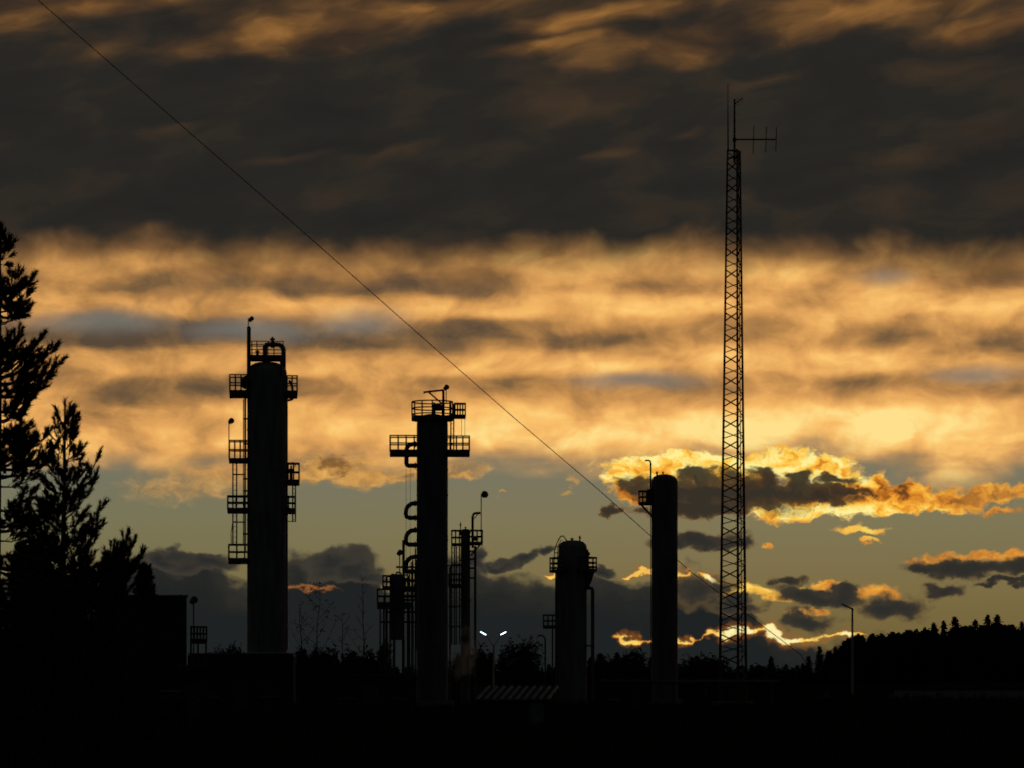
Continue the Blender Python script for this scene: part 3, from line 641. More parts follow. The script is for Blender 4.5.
# ------------------------------------------------------------------ lattice mast
TM = Place('lattice_mast', 'very tall slim lattice mast of red steel with antennas on top', 'mast', 733.8, 190)
zT = TM.z(150)
def leg(i, z):
    t_ = z / zT
    bot = [(-14.3, -0.45), (4.3, -0.62), (12.6, 0.75)]; top_ = [(-6.2, -0.2), (3.2, -0.3), (6.2, 0.35)]
    return Vector(((bot[i][0] + (top_[i][0] - bot[i][0]) * t_) * TM.k, bot[i][1] + (top_[i][1] - bot[i][1]) * t_, z))
for i in range(3):
    MB().tube([leg(i, 0), leg(i, zT)], [0.09, 0.06], 6).build('mast_leg', 'rust', TM.root)
ph = 21.2 * TM.k; nseg = int(zT / ph)
for k in range(nseg):
    z0 = k * zT / nseg; H_ = zT / nseg; z1 = z0 + 0.38 * H_; z2 = z0 + 0.52 * H_; z3 = z0 + 0.86 * H_
    b = MB()
    b.tube([leg(0, z0), leg(1, z1)], 0.045, 5); b.tube([leg(1, z0), leg(0, z1)], 0.045, 5)
    b.tube([leg(1, z0), leg(2, z2)], 0.04, 5); b.tube([leg(2, z2), leg(1, z0 + H_)], 0.03, 5)
    b.tube([leg(0, z2), leg(2, z3)], 0.032, 5); b.tube([leg(2, z2), leg(0, z3)], 0.032, 5)
    b.build('bracing', 'rust', TM.root)
MB().tube([leg(1, 0.3) * 0.5 + leg(2, 0.3) * 0.5, leg(1, zT) * 0.5 + leg(2, zT) * 0.5], 0.03, 5).build('feed_cable', 'steel', TM.root)
hp = MB()
for a, b in ((0, 1), (1, 2), (2, 0)): hp.tube([leg(a, zT - 0.05), leg(b, zT - 0.05)], 0.04, 5); hp.tube([leg(a, zT - 0.5), leg(b, zT - 0.5)], 0.03, 5)
hp.build('head_frame', 'rust', TM.root)
MB().tube([(TM.x(734.5), 0, TM.z(163)), (TM.x(734.5), 0, TM.z(99))], [0.075, 0.055], 6).build('antenna_pole', 'steel', TM.root)
MB().tube([(TM.x(728.2), -0.1, TM.z(152)), (TM.x(728), -0.1, TM.z(120)), (TM.x(728), -0.1, TM.z(84))], [0.05, 0.035, 0.022], 5).build('whip_antenna', 'steel', TM.root)
ya = MB().tube([(TM.x(733), 0, TM.z(139.5)), (TM.x(776), 0, TM.z(140))], 0.05, 5).build('antenna_boom', 'steel', TM.root)
for px, h in ((753.5, 14), (766, 13), (776, 12)): MB().tube([(TM.x(px + 0.4), 0, TM.z(140 - h)), (TM.x(px - 0.4), 0, TM.z(140 + h))], 0.028, 5).build('antenna_element', 'steel', ya)
MB().lathe([(0.06, TM.z(142)), (0.12, TM.z(141)), (0.12, TM.z(138.5)), (0.06, TM.z(137.5))], 10, (TM.x(734.5), 0)).build('clamp', 'steel', TM.root)
dd = MB().tube([(TM.x(735), 0, TM.z(104)), (TM.x(738), -0.1, TM.z(102)), (TM.x(743), -0.1, TM.z(98.5))], 0.03, 5).build('grid_antenna', 'steel', TM.root)
for px, py in ((737, 103), (739, 101.4), (741.5, 99.6)): MB().tube([(TM.x(px) - 0.1, -0.1, TM.z(py) + 0.25), (TM.x(px) + 0.1, -0.1, TM.z(py) - 0.25)], 0.014, 4).build('antenna_element', 'steel', dd)
MB().lathe([(1.3, 0.0), (1.3, 0.35), (0.1, 0.36)], 6).build('footing', 'concrete', TM.root)

# ------------------------------------------------------------------ guy wire running down past the columns
wp = [(-640, -610, 190), (-200, -212, 196), (38, 0, 200), (150, 98, 203), (300, 229, 208), (430, 344, 213), (512, 416, 217), (600, 491, 221), (690, 571, 226), (768, 630, 230), (800, 654, 232)]
W3 = [Vector(((x - 512) * D_ / F, D_, CZ + (HY - y) * D_ / F)) for x, y, D_ in wp]
gw = empty('guy_wire', (W3[-1].x, W3[-1].y, 0), 'long thin steel guy wire slanting down across the sky behind the columns', 'wire')
off = Vector((W3[-1].x, W3[-1].y, 0))
MB().tube([p - off for p in W3] + [Vector((2.2, 0.6, 0.35))], 0.03, 5).build('strand', 'steel', gw)
MB().lathe([(0.5, 0.0), (0.45, 0.4), (0.15, 0.42), (0.1, 0.6), (0.02, 0.62)], 8, (2.2, 0.6)).build('anchor_block', 'concrete', gw)

# ------------------------------------------------------------------ street lamps
def px_loc(px, D): return ((px - 512) * D / F, D, 0)
L1 = Place('street_lamp', 'twin-headed street lamp glowing white between the middle columns', 'street lamp', 493.6, 240)
MB().tube([(0, 0, 0), (0, 0, L1.z(646))], [0.11, 0.07], 8).build('pole', 'zinc', L1.root)
for s_, hx, hy in ((-1, 483.3, 633.6), (1, 503.3, 633.6)):
    MB().tube([(0, 0, L1.z(646.5)), (s_ * 0.2, 0, L1.z(643)), (L1.x(hx) - s_ * 0.25, 0, L1.z(hy + 2.2)), (L1.x(hx), 0, L1.z(hy + 0.6))], 0.035, 6).build('arm', 'zinc', L1.root)
    h = MB(); hl = 0.36
    prof = []
    for i in range(9):
        t_ = i / 8; prof.append((0.02 + 0.085 * math.sin(math.pi * min(1, t_ * 1.05)) ** 0.7, -hl + 2 * hl * t_))
    h.lathe(prof, 14)
    ho = h.build('lamp_head', 'zinc', L1.root, (L1.x(hx), 0.06, L1.z(hy) + 0.02)); ho.rotation_euler = (0, math.radians(90 + s_ * 28 * -1 - 0), 0)
    gl = MB().lathe([(0.008, -0.27), (0.035, -0.18), (0.045, 0.0), (0.035, 0.18), (0.008, 0.27)], 12).build('lamp_glass', 'lamp_on', ho, (0, -0.07, 0))
L2 = Place('street_lamp', 'unlit street lamp with flat tilted head before the right wood', 'street lamp', 852.4, 250)
MB().tube([(0, 0, 0), (0, 0, L2.z(609.5))], [0.12, 0.075], 8).build('pole', 'zinc', L2.root)
MB().add([(L2.x(853.5), -0.22, L2.z(610.5)), (L2.x(841), -0.16, L2.z(604.2)), (L2.x(841), 0.16, L2.z(604.2)), (L2.x(853.5), 0.22, L2.z(610.5)),
          (L2.x(853.5), -0.22, L2.z(608.6)), (L2.x(842), -0.16, L2.z(603.2)), (L2.x(842), 0.16, L2.z(603.2)), (L2.x(853.5), 0.22, L2.z(608.6))],
         [(0, 1, 2, 3), (4, 7, 6, 5), (0, 4, 5, 1), (1, 5, 6, 2), (2, 6, 7, 3), (3, 7, 4, 0)]).build('lamp_head', 'zinc', L2.root)
MB().add([(L2.x(850), -0.14, L2.z(609.3)), (L2.x(843), -0.11, L2.z(605.7)), (L2.x(843), 0.11, L2.z(605.7)), (L2.x(850), 0.14, L2.z(609.3))], [(0, 1, 2, 3)]).build('lamp_glass', 'lamp_off', L2.root)
L3 = Place('street_lamp', 'small unlit lamp post with curved hooked arm beside the domed drum', 'street lamp', 545.2, 205)
MB().tube([(0, 0, 0), (0, 0, L3.z(640)), (-0.05, 0, L3.z(637.5)), (-0.2, 0, L3.z(635.6)), (-0.38, 0, L3.z(635.2))], 0.055, 7).build('pole', 'steel', L3.root)
MB().lathe([(0.03, -0.05), (0.1, -0.02), (0.12, 0.03), (0.05, 0.08)], 10).build('lamp_head', 'steel', L3.root, (-0.42, 0, L3.z(635.8)))
L4 = Place('yard_lamp', 'round-headed yard lamp on thin pole beside the dark building', 'lamp', 193.6, 128)
flood(L4, 193.6, 723, 599, 193.6, 0.0, 0.15)

# ------------------------------------------------------------------ buildings and plant at ground level
def building(name, label, px0, px1, y_top, D, depth, roof='roof', parapet=True, windows=(), doors=(), cat='building', wallmat='wall'):
    P_ = Place(name, label, cat, (px0 + px1) / 2, D)
    x0, x1, zt_ = P_.x(px0), P_.x(px1), P_.z(y_top)
    P_.root.rotation_euler.z += math.radians(2.0)
    holes = sorted([(a, b, c, d) for a, b, c, d in windows] + [(a, b, 0.02, d) for a, b, d in doors])
    w = MB(); cur = x0
    for a, b, c, d in holes:                       # front wall in pieces round its openings
        w.box(cur, a, 0, 0.25, 0, zt_); 
        if c > 0.05: w.box(a, b, 0, 0.25, 0, c)
        w.box(a, b, 0, 0.25, d, zt_); cur = b
    w.box(cur, x1, 0, 0.25, 0, zt_); w.box(x0, x0 + 0.25, 0.25, depth, 0, zt_); w.box(x1 - 0.25, x1, 0.25, depth, 0, zt_); w.box(x0 + 0.25, x1 - 0.25, depth - 0.25, depth, 0, zt_)
    w.build('wall', wallmat, P_.root)
    rf = MB().box(x0 + 0.02, x1 - 0.02, 0.02, depth - 0.02, zt_ - 0.25, zt_ - 0.08 if parapet else zt_ + 0.1).build('roof', roof, P_.root)
    if parapet:
        c_ = MB().box(x0 - 0.06, x1 + 0.06, -0.06, 0.28, zt_ + 0.002, zt_ + 0.09).build('coping', 'steel', rf)
    for a, b, c, d in windows:
        win = MB().box(a, b, 0.12, 0.14, c, d).build('window', 'glass', P_.root)
        f_ = MB().box(a, b, 0.06, 0.12, d - 0.06, d).box(a, b, 0.06, 0.12, c, c + 0.06).box(a, a + 0.06, 0.06, 0.12, c + 0.06, d - 0.06).box(b - 0.06, b, 0.06, 0.12, c + 0.06, d - 0.06)
        f_.build('frame', 'steel', win); MB().box(a - 0.05, b + 0.05, -0.07, 0.05, c - 0.06, c).build('sill', 'concrete', win)
    for a, b, d in doors:
        dr = MB().box(a, b, 0.1, 0.16, 0.02, d).build('door', 'steel', P_.root); MB().tube([(b - 0.15, 0.06, 1.0), (b - 0.15, 0.06, 1.15)], 0.02, 5).build('handle', 'zinc', dr)
    return P_
B1 = building('control_building', 'dark flat-roofed building behind the left trees', 112, 186.5, 597, 130, 9, windows=[(-0.9, 0.1, 1.4, 2.6), (0.5, 1.3, 1.4, 2.6)], doors=[(-1.4, -1.0, 2.1)])
MB().tube([(B1.x(181.5), 0.8, B1.z(598)), (B1.x(181.5), 0.8, B1.z(594))], 0.06, 6).build('roof_vent', 'steel', B1.root)
B2 = building('long_shed', 'long low shed in front of the left column foot', 190, 293, 655, 150, 6, windows=[(-2.2, -1.2, 1.0, 2.0), (0.9, 1.9, 1.0, 2.0)], doors=[(-0.4, 0.4, 2.0)], cat='shed', roof='roof')
B3 = building('kiosk', 'tiny flat-topped kiosk left of the long shed', 181, 209, 667, 118, 1.6, doors=[(-0.3, 0.3, 1.9)], cat='kiosk')
B4 = building('pump_house', 'low dark pump house between drum and smooth column', 598, 652, 682, 165, 5, windows=[(-1.0, -0.3, 0.7, 1.3)], doors=[(0.3, 0.9, 1.6)], cat='building')
B5 = building('valve_house', 'low flat building left of the mast foot', 330, 416, 676, 160, 5, doors=[(-0.5, 0.4, 1.6)], windows=[(-1.8, -1.0, 0.8, 1.5), (1.0, 1.8, 0.8, 1.5)], cat='building')
B5.root['label'] = 'low flat building in front of the bare trees'
# corrugated shed with ribbed sloping roof
SH = Place('corrugated_shed', 'small shed with striped corrugated roof below the twin lamp', 'shed', 514, 112)
sx0, sx1 = SH.x(474), SH.x(552); ze, zr = SH.z(700), SH.z(687.5)
w = MB()
w.box(sx0 + 0.15, sx1 - 0.15, 0.3, 0.4, 0, ze - 0.03).box(sx0 + 0.15, sx0 + 0.25, 0.4, 3.4, 0, ze - 0.03).box(sx1 - 0.25, sx1 - 0.15, 0.4, 3.4, 0, ze - 0.03)
w.build('wall', 'wall', SH.root)
MB().box(sx1 - 0.85, sx1 - 0.3, 0.22, 0.297, 0.02, ze - 0.1).build('door', 'sheet', SH.root)
MB().add([(sx0, 0, ze), (sx1, 0, ze), (sx1 + 0.15, 3.6, zr), (sx0 + 0.15, 3.6, zr), (sx0, 0, ze - 0.04), (sx1, 0, ze - 0.04), (sx1 + 0.15, 3.6, zr - 0.04), (sx0 + 0.15, 3.6, zr - 0.04)],
         [(0, 1, 2, 3), (4, 7, 6, 5), (0, 4, 5, 1), (1, 5, 6, 2), (2, 6, 7, 3), (3, 7, 4, 0)]).build('roof', 'roof', SH.root)
ns = 10
for i in range(ns):
    a = sx0 + (sx1 - sx0) * (i + 0.15) / ns; b = a + (sx1 - sx0) / ns * 0.5; sl = 0.42
    MB().add([(a, 0, ze + 0.01), (b, 0, ze + 0.01), (b + sl, 3.6, zr + 0.01), (a + sl, 3.6, zr + 0.01), (a + 0.04, 0, ze + 0.06), (b - 0.04, 0, ze + 0.06), (b + sl - 0.04, 3.6, zr + 0.06), (a + sl + 0.04, 3.6, zr + 0.06)],
             [(0, 3, 2, 1), (4, 5, 6, 7), (0, 1, 5, 4), (1, 2, 6, 5), (2, 3, 7, 6), (3, 0, 4, 7)]).build('roof_rib', 'sheet', SH.root)
# pipe rack
PR = Place('pipe_rack', 'low steel pipe rack carrying parallel pipes near the mast foot', 'pipe rack', 690, 168)
for i in range(6):
    x = -4.6 + i * 1.84
    for y in (0, 1.6): MB().box(x - 0.07, x + 0.07, y - 0.07, y + 0.07, 0, PR.z(686)).build('post', 'steel', PR.root)
    MB().box(x - 0.06, x + 0.06, -0.25, 1.85, PR.z(686), PR.z(684)).build('beam', 'steel', PR.root)
for y, rr_ in ((0.0, 0.1), (0.35, 0.07), (0.7, 0.12), (1.1, 0.07), (1.45, 0.1)): MB().tube([(-5.0, y, PR.z(684) + rr_), (5.0, y, PR.z(684) + rr_)], rr_, 10).build('pipe', 'steel', PR.root)
# stair landing with railing by the dark building
SL = Place('stair_landing', 'small railed steel landing right of the dark building', 'landing', 198, 131)
box_platform(SL, SL.x(190), SL.x(206.5), SL.z(641), 0.62, 0.0, 0.9, SL.x(206.5), 5, 2, 0.12)
for px in (191, 198, 206): 
    for y in (0.05, 0.85): MB().tube([(SL.x(px), y, 0), (SL.x(px), y, SL.z(641.5))], 0.04, 6).build('support_leg', 'steel', SL.root)
# concrete barrier along the yard on the right
for i in range(7):
    P_ = Place('barrier_block', 'long low concrete barrier block at the yard edge, number %s from the right wood end' % ('one two three four five six seven'.split()[i]), 'barrier', 905 + i * 22, 225, 'concrete barrier blocks along the yard')
    MB().add([(-0.8, -0.3, 0), (0.8, -0.3, 0), (0.8, 0.3, 0), (-0.8, 0.3, 0), (-0.8, -0.12, 0.35), (0.8, -0.12, 0.35), (0.8, 0.12, 0.35), (-0.8, 0.12, 0.35), (-0.8, -0.09, 0.8), (0.8, -0.09, 0.8), (0.8, 0.09, 0.8), (-0.8, 0.09, 0.8)],
             [(0, 3, 2, 1), (0, 1, 5, 4), (1, 2, 6, 5), (2, 3, 7, 6), (3, 0, 4, 7), (4, 5, 9, 8), (5, 6, 10, 9), (6, 7, 11, 10), (7, 4, 8, 11), (8, 9, 10, 11)]).build('block', 'concrete', P_.root)
    P_.root['label'] = 'low grey concrete barrier block at the yard edge, ' + ['leftmost of seven', 'second from left', 'third from left', 'middle one of seven', 'third from right', 'second from right', 'rightmost of seven'][i]

# ------------------------------------------------------------------ vegetation
def mesh_obj(name, vs, fs, mat, parent, loc=None):
    me = bpy.data.meshes.new(name); me.from_pydata(vs, [], fs); me.materials.append(M[mat])
    o = bpy.data.objects.new(name, me); COL.objects.link(o); o.parent = parent
    if loc is not None: o.location = loc
    return o
def tuft(vs, fs, p, d, L, R, n, rnd, w=0.011):
    """bottle-brush shoot of needles"""
    d = d.normalized(); a = d.orthogonal().normalized(); b = d.cross(a)
    for i in range(n):
        t_ = rnd.random() ** 0.8; q = p + d * (L * t_); th = rnd.random() * 6.283
        rad = a * math.cos(th) + b * math.sin(th)
        e = q + (rad * 0.75 + d * (0.45 + 0.6 * t_)) * R * (0.75 + 0.5 * rnd.random())
        s_ = rad.cross(d) * w
        o = len(vs); vs += [tuple(q - s_), tuple(q + s_), tuple(e)]; fs.append((o, o + 1, o + 2))
def pine_tree(P_, x_top, z_top, trunk_r, branches, seed, lean=0.0, nd=46, L=0.26, R=0.115, density=1.0, w=0.011):
    """branches: (start height, tip vector) ; each carries side shoots with needle tufts"""
    rnd = random.Random(seed); vs, fs = [], []; limb = MB()
    limb.tube([(0, 0, 0), (lean * 0.3, 0.05, z_top * 0.35), (x_top * 0.6 + lean * 0.2, 0, z_top * 0.7), (x_top, 0, z_top)], [trunk_r, trunk_r * 0.8, trunk_r * 0.5, 0.018], 8)
    def tr(z):
        t_ = z / z_top
        return Vector((x_top * t_, 0, z))
    for (z0, tip) in branches:
        s0 = tr(z0); tip = Vector(tip); ln = tip.length; side = tip.cross(Vector((0, 0, 1))).normalized()
        pts = []
        for i in range(7):
            t_ = i / 6; q = s0 + tip * t_; q.z += -0.10 * ln * math.sin(math.pi * t_) + rnd.uniform(-.02, .02) * ln
            q += side * rnd.uniform(-0.03, 0.03) * ln; pts.append(q)
        limb.tube(pts, [max(0.008, trunk_r * 0.32 * (1 - 0.85 * i / 6) * min(1, ln / 1.6)) for i in range(7)], 5)
        m = max(3, int(ln * 7 * density))
        for j in range(m):
            t_ = 0.22 + 0.78 * (j + rnd.random()) / m; i = min(5, int(t_ * 6)); q = pts[i].lerp(pts[i + 1], t_ * 6 - i)
            dr = (pts[i + 1] - pts[i]).normalized()
            sd = side * rnd.choice((-1, 1)) * rnd.uniform(0.3, 1.0) + Vector((0, 0, rnd.uniform(-0.1, 0.75)))
            sl = ln * 0.30 * (1.15 - t_) * rnd.uniform(0.5, 1.2) + 0.05
            e = q + (dr * 0.8 + sd).normalized() * sl
            limb.tube([q, e], [0.010, 0.006], 3)
            dd_ = (e - q).normalized() + Vector((rnd.uniform(-.4, .4), rnd.uniform(-.4, .4), rnd.uniform(0.0, 0.5)))
            tuft(vs, fs, e, dd_, L * rnd.uniform(0.7, 1.25), R, nd, rnd, w)
            if sl > 0.22:
                for h in range(int(sl / 0.16)):
                    q2 = q.lerp(e, rnd.uniform(0.35, 0.95)); d3 = (dd_.normalized() + Vector((rnd.uniform(-1, 1), rnd.uniform(-1, 1), rnd.uniform(-0.2, 0.9))) * 0.8)
                    tuft(vs, fs, q2, d3, L * rnd.uniform(0.6, 1.1), R, nd, rnd, w)
        tuft(vs, fs, pts[-1], (pts[-1] - pts[-2]).normalized() + Vector((0, 0, 0.5)), L * 1.3, R, int(nd * 1.3), rnd, w)
    ts = tr(z_top - 0.35)
    tuft(vs, fs, ts, Vector((0, 0, 1)), 0.4, R, nd * 2, rnd, w)
    limb.build('trunk', 'bark', P_.root); mesh_obj('crown', vs, fs, 'needle', P_.root)
    return len(fs)

# tall pine at the left edge
T1 = Place('pine_tree', 'tall dark pine with open ragged crown at the left picture edge', 'tree', -6, 62)
k1 = T1.k; rnd = random.Random(12)
zt1 = T1.z(226); br1 = []
for (ys, tx, ty, dy) in ((262, 14, 236, 0.2), (262, -20, 240, 0.1), (300, 42, 284, -0.2), (312, 40, 296, 0.3), (322, 38, 312, 0.1), (300, 12, 282, 0.5), (304, -30, 285, 0), (318, -45, 300, 0.4),
                         (372, 52, 342, 0.1), (378, 64, 352, -0.3), (384, 70, 364, 0.2), (390, 62, 376, 0.5), (370, 30, 340, -0.5), (396, 52, 392, -0.2), (376, -50, 350, 0.1), (390, -70, 372, 0.3), (366, 20, 338, 0.6),
                         (412, 44, 400, 0.3), (420, 36, 412, -0.3), (428, 38, 428, 0.5), (418, -60, 405, 0), (436, 30, 440, -0.2),
                         (462, 60, 436, 0.2), (470, 66, 452, -0.3), (476, 60, 462, 0.4), (466, 36, 446, -0.6), (478, -70, 455, 0.2), (486, 44, 480, 0.1),
                         (512, 46, 496, -0.3), (520, 40, 508, 0.4), (530, 52, 520, 0.0), (516, -60, 500, 0.4), (540, 40, 536, 0.3),
                         (556, 60, 540, 0.3), (566, 66, 556, -0.3), (572, 52, 566, 0.5), (580, 70, 578, 0.2), (570, -70, 560, 0.3), (590, 60, 592, -0.3), (600, 76, 600, 0.2), (612, 60, 612, 0.4)):
    z0 = T1.z(ys); br1.append((z0, ((tx + 6 - 18) * k1, dy, T1.z(ty) - z0)))
    if rnd.random() < 0.85: br1.append((z0 + rnd.uniform(-0.1, 0.1), ((tx * 0.45) * k1, dy + rnd.choice((-1, 1)) * rnd.uniform(0.5, 0.9), (T1.z(ty) - z0) * 0.8)))
pine_tree(T1, 6 * k1, zt1, 0.17, br1, 5, nd=50, density=2.1, R=0.105, L=0.2, w=0.0135)
# young pine with candle-like leader
T2 = Place('young_pine', 'young pointed pine with candle-like tip in front of the building', 'tree', 62, 66)
k2 = T2.k; zt2 = T2.z(402); br2 = []; rnd = random.Random(31)
for i in range(19):
    ys = 424 + (610 - 424) * (i / 18) ** 0.9
    half = 4 + (ys - 415) * 0.20 if ys < 470 else 15 + (ys - 470) * 0.17
    for j in range(5 if ys > 440 else 4):
        a = rnd.uniform(0, 6.283); l_ = half * rnd.uniform(0.72, 1.12) * k2
        if ys < 450: up = rnd.uniform(0.9, 1.7)
        else: up = rnd.uniform(0.25, 0.75)
        br2.append((T2.z(ys + rnd.uniform(-2, 2)), (math.cos(a) * l_, math.sin(a) * l_, l_ * up)))
for (ys, tx, ty, dy) in ((500, 96, 462, -0.1), (520, 94, 480, 0.2), (552, 100, 512, 0.0), (560, 99, 530, 0.2), (575, 92, 545, 0.3)):
    br2.append((T2.z(ys), ((tx - 64) * k2, dy, T2.z(ty) - T2.z(ys))))
pine_tree(T2, 3 * k2, zt2, 0.10, br2, 8, nd=46, density=1.5, R=0.10, L=0.22, w=0.013)
# low spreading pine
T3 = Place('low_pine', 'low spreading pine whose branch reaches over the dark building', 'tree', 100, 74)
k3 = T3.k; br3 = []; rnd = random.Random(77)
for (ys, tx, ty, dy) in ((590, 126, 540, 0.1), (592, 132, 548, -0.2), (596, 140, 558, 0.1), (600, 134, 568, 0.3), (604, 122, 578, -0.3), (590, 112, 552, 0.4), (596, 84, 566, 0.2), (600, 76, 580, -0.2), (606, 128, 590, 0.2), (590, 118, 556, -0.4), (612, 110, 600, 0.4), (612, 80, 598, 0.1)):
    br3.append((T3.z(ys), ((tx - 100) * k3, dy, T3.z(ty) - T3.z(ys))))
    br3.append((T3.z(ys + 3), ((tx - 100) * 0.6 * k3, dy + rnd.choice((-0.5, 0.5)), (T3.z(ty) - T3.z(ys)) * 0.7)))
pine_tree(T3, 0.0, T3.z(566), 0.09, br3, 9, nd=54, density=2.4, R=0.11, L=0.22, w=0.013)
# small upright spruce behind the roof line
T4 = Place('small_spruce', 'small upright spruce tip above the dark building roof', 'tree', 144.5, 92)
k4 = T4.k; br4 = []; rnd = random.Random(6)
for i in range(26):
    ys = 572 + i * 1.6; half = 2.2 + (ys - 566) * 0.17
    for j in range(4):
        a = rnd.uniform(0, 6.283); l_ = half * k4 * rnd.uniform(0.7, 1.1); br4.append((T4.z(ys), (math.cos(a) * l_, math.sin(a) * l_, l_ * 0.8)))
pine_tree(T4, 0.0, T4.z(565), 0.06, br4, 19, nd=26, density=1.0, R=0.085, L=0.14)

def shrub(P_, rx, ry, h, n, seed, leaf=0.07):
    rnd = random.Random(seed); vs, fs = [], []; st = MB()
    lobes = [(rnd.uniform(-.55, .55) * rx, rnd.uniform(-.5, .5) * ry, h * rnd.uniform(0.45, 0.8), rnd.uniform(0.35, 0.55)) for _ in range(7)]
    for lx, ly, lz, lr in lobes:
        st.tube([(lx * 0.15, ly * 0.15, 0), (lx * 0.6, ly * 0.6, lz * 0.5), (lx, ly, lz)], [0.035, 0.025, 0.01], 5)
    for i in range(n):
        lx, ly, lz, lr = rnd.choice(lobes)
        d = Vector((rnd.gauss(0, 1), rnd.gauss(0, 1), rnd.gauss(0, 1))).normalized() * rnd.random() ** 0.4
        p = Vector((lx + d.x * rx * lr, ly + d.y * ry * lr, max(0.05, lz + d.z * h * 0.42 * (1 if d.z < 0 else 0.55 + rnd.random() * 0.5))))
        a = Vector((rnd.gauss(0, 1), rnd.gauss(0, 1), rnd.gauss(0, 1))).normalized(); b = a.orthogonal().normalized(); s_ = leaf * rnd.uniform(0.6, 1.4)
        o = len(vs); vs += [tuple(p - b * s_ * .4), tuple(p + a * s_), tuple(p + b * s_ * .4), tuple(p - a * s_)]; fs.append((o, o + 1, o + 2, o + 3))
    st.build('stem', 'bark', P_.root); mesh_obj('foliage', vs, fs, 'leaf', P_.root)
SHRUBS = [(8, 60, 34, 4.4, 'big dark shrub under the tall pine at the left edge'), (48, 64, 36, 4.2, 'dark shrub below the young pine, left of the spreading pine'), (92, 70, 34, 4.0, 'dark shrub at the foot of the spreading pine'),
          (138, 78, 26, 2.6, 'low dark shrub in front of the dark building'), (178, 88, 18, 1.3, 'lowest dark shrub right of the building shrubs, before the kiosk')]
for i, (px, D_, hw, h, lab) in enumerate(SHRUBS):
    P_ = Place('shrub', lab, 'shrub', px, D_, 'shrubs in the left foreground'); shrub(P_, hw * P_.k * 1.25, 0.8, h, 9000, 40 + i, 0.085)

# bare young trees behind the shed
def bare_tree(P_, h, seed, spread=0.35, leaves=0, r0=0.055, first=0.35):
    rnd = random.Random(seed); mb = MB(); tips = []
    pts = [Vector((rnd.uniform(-.02, .02) * h * i / 6, rnd.uniform(-.02, .02) * h, h * i / 6)) for i in range(7)]; pts[0] = Vector((0, 0, 0))
    mb.tube(pts, [r0 * (1 - 0.85 * i / 6) for i in range(7)], 6)
    for i in range(13):
        t_ = first + (0.95 - first) * i / 12; j = min(5, int(t_ * 6)); q = pts[j].lerp(pts[j + 1], t_ * 6 - j); a = rnd.uniform(0, 6.283); l_ = h * spread * (1.1 - t_) * rnd.uniform(0.5, 1.1) + 0.1
        e = q + Vector((math.cos(a) * l_ * 0.8, math.sin(a) * l_ * 0.8, l_ * rnd.uniform(0.6, 1.2))); m_ = q.lerp(e, 0.5) + Vector((0, 0, -0.06 * l_))
        mb.tube([q, m_, e], [0.02, 0.014, 0.007], 4); tips += [e, m_]
        for _ in range(3):
            s_ = q.lerp(e, rnd.uniform(0.4, 0.9)); e2 = s_ + Vector((rnd.uniform(-1, 1), rnd.uniform(-1, 1), rnd.uniform(0.2, 1))) * l_ * 0.35
            mb.tube([s_, e2], [0.009, 0.005], 3); tips.append(e2)
    mb.build('trunk', 'bark', P_.root)
    if leaves:
        vs, fs = [], []
        for _ in range(leaves):
            p = rnd.choice(tips) + Vector((rnd.gauss(0, .08), rnd.gauss(0, .08), rnd.gauss(0, .08))); a = Vector((rnd.gauss(0, 1), rnd.gauss(0, 1), rnd.gauss(0, 1))).normalized(); b = a.orthogonal(); s_ = rnd.uniform(0.04, 0.09)
            o = len(vs); vs += [tuple(p - b * s_ * .5), tuple(p + a * s_), tuple(p + b * s_ * .5), tuple(p - a * s_)]; fs.append((o, o + 1, o + 2, o + 3))
        mesh_obj('leaves', vs, fs, 'leaf', P_.root)
for px, yt, D_, lv, sp, lab, sd_ in ((318, 582, 185, 130, 0.42, 'thin young tree with a few last leaves right of the left column', 3), (363.5, 574, 182, 0, 0.22, 'tall bare sapling with upright twigs left of the davit column', 14),
                               (301, 600, 188, 0, 0.3, 'short bare sapling close beside the left column', 21), (343, 612, 190, 40, 0.35, 'short twiggy sapling between the two taller thin trees', 25)):
    P_ = Place('bare_tree', lab, 'tree', px, D_); bare_tree(P_, P_.z(yt), sd_, sp, lv)

BUSH = [(222, 650, 240, 'bush left of the left column, half hidden by the landing'), (236, 650, 250, 'low bush touching the left column on its left'), (310, 654, 230, 'bush right beside the left column foot'), (326, 652, 235, 'bush behind the thin leafy young tree'), (348, 655, 240, 'low bush between the two tall saplings'), (376, 650, 236, 'small pointed bush left of the squat vessel'),
        (512, 650, 250, 'bush right of the twin street lamp'), (527, 645, 255, 'highest bush between the twin lamp and the hooked lamp'), (480, 652, 252, 'bush left of the twin street lamp post'), (612, 656, 255, 'bush right of the domed drum'), (632, 655, 260, 'higher bush left of the smooth column'), (694, 662, 255, 'bush between the smooth column and the mast'), (712, 660, 250, 'bush just left of the mast'), (764, 668, 262, 'bush right of the mast foot'), (786, 671, 255, 'lowest bush right of the mast, near the lone conifer')]
for i, (px, yt, D_, lab) in enumerate(BUSH):
    P_ = Place('bush', 'dark ' + lab, 'bush', px, D_, 'bushes behind the plant'); shrub(P_, P_.k * rnd.uniform(17, 26), 1.2, P_.z(yt) * 1.05, 1500, 140 + i, 0.16)
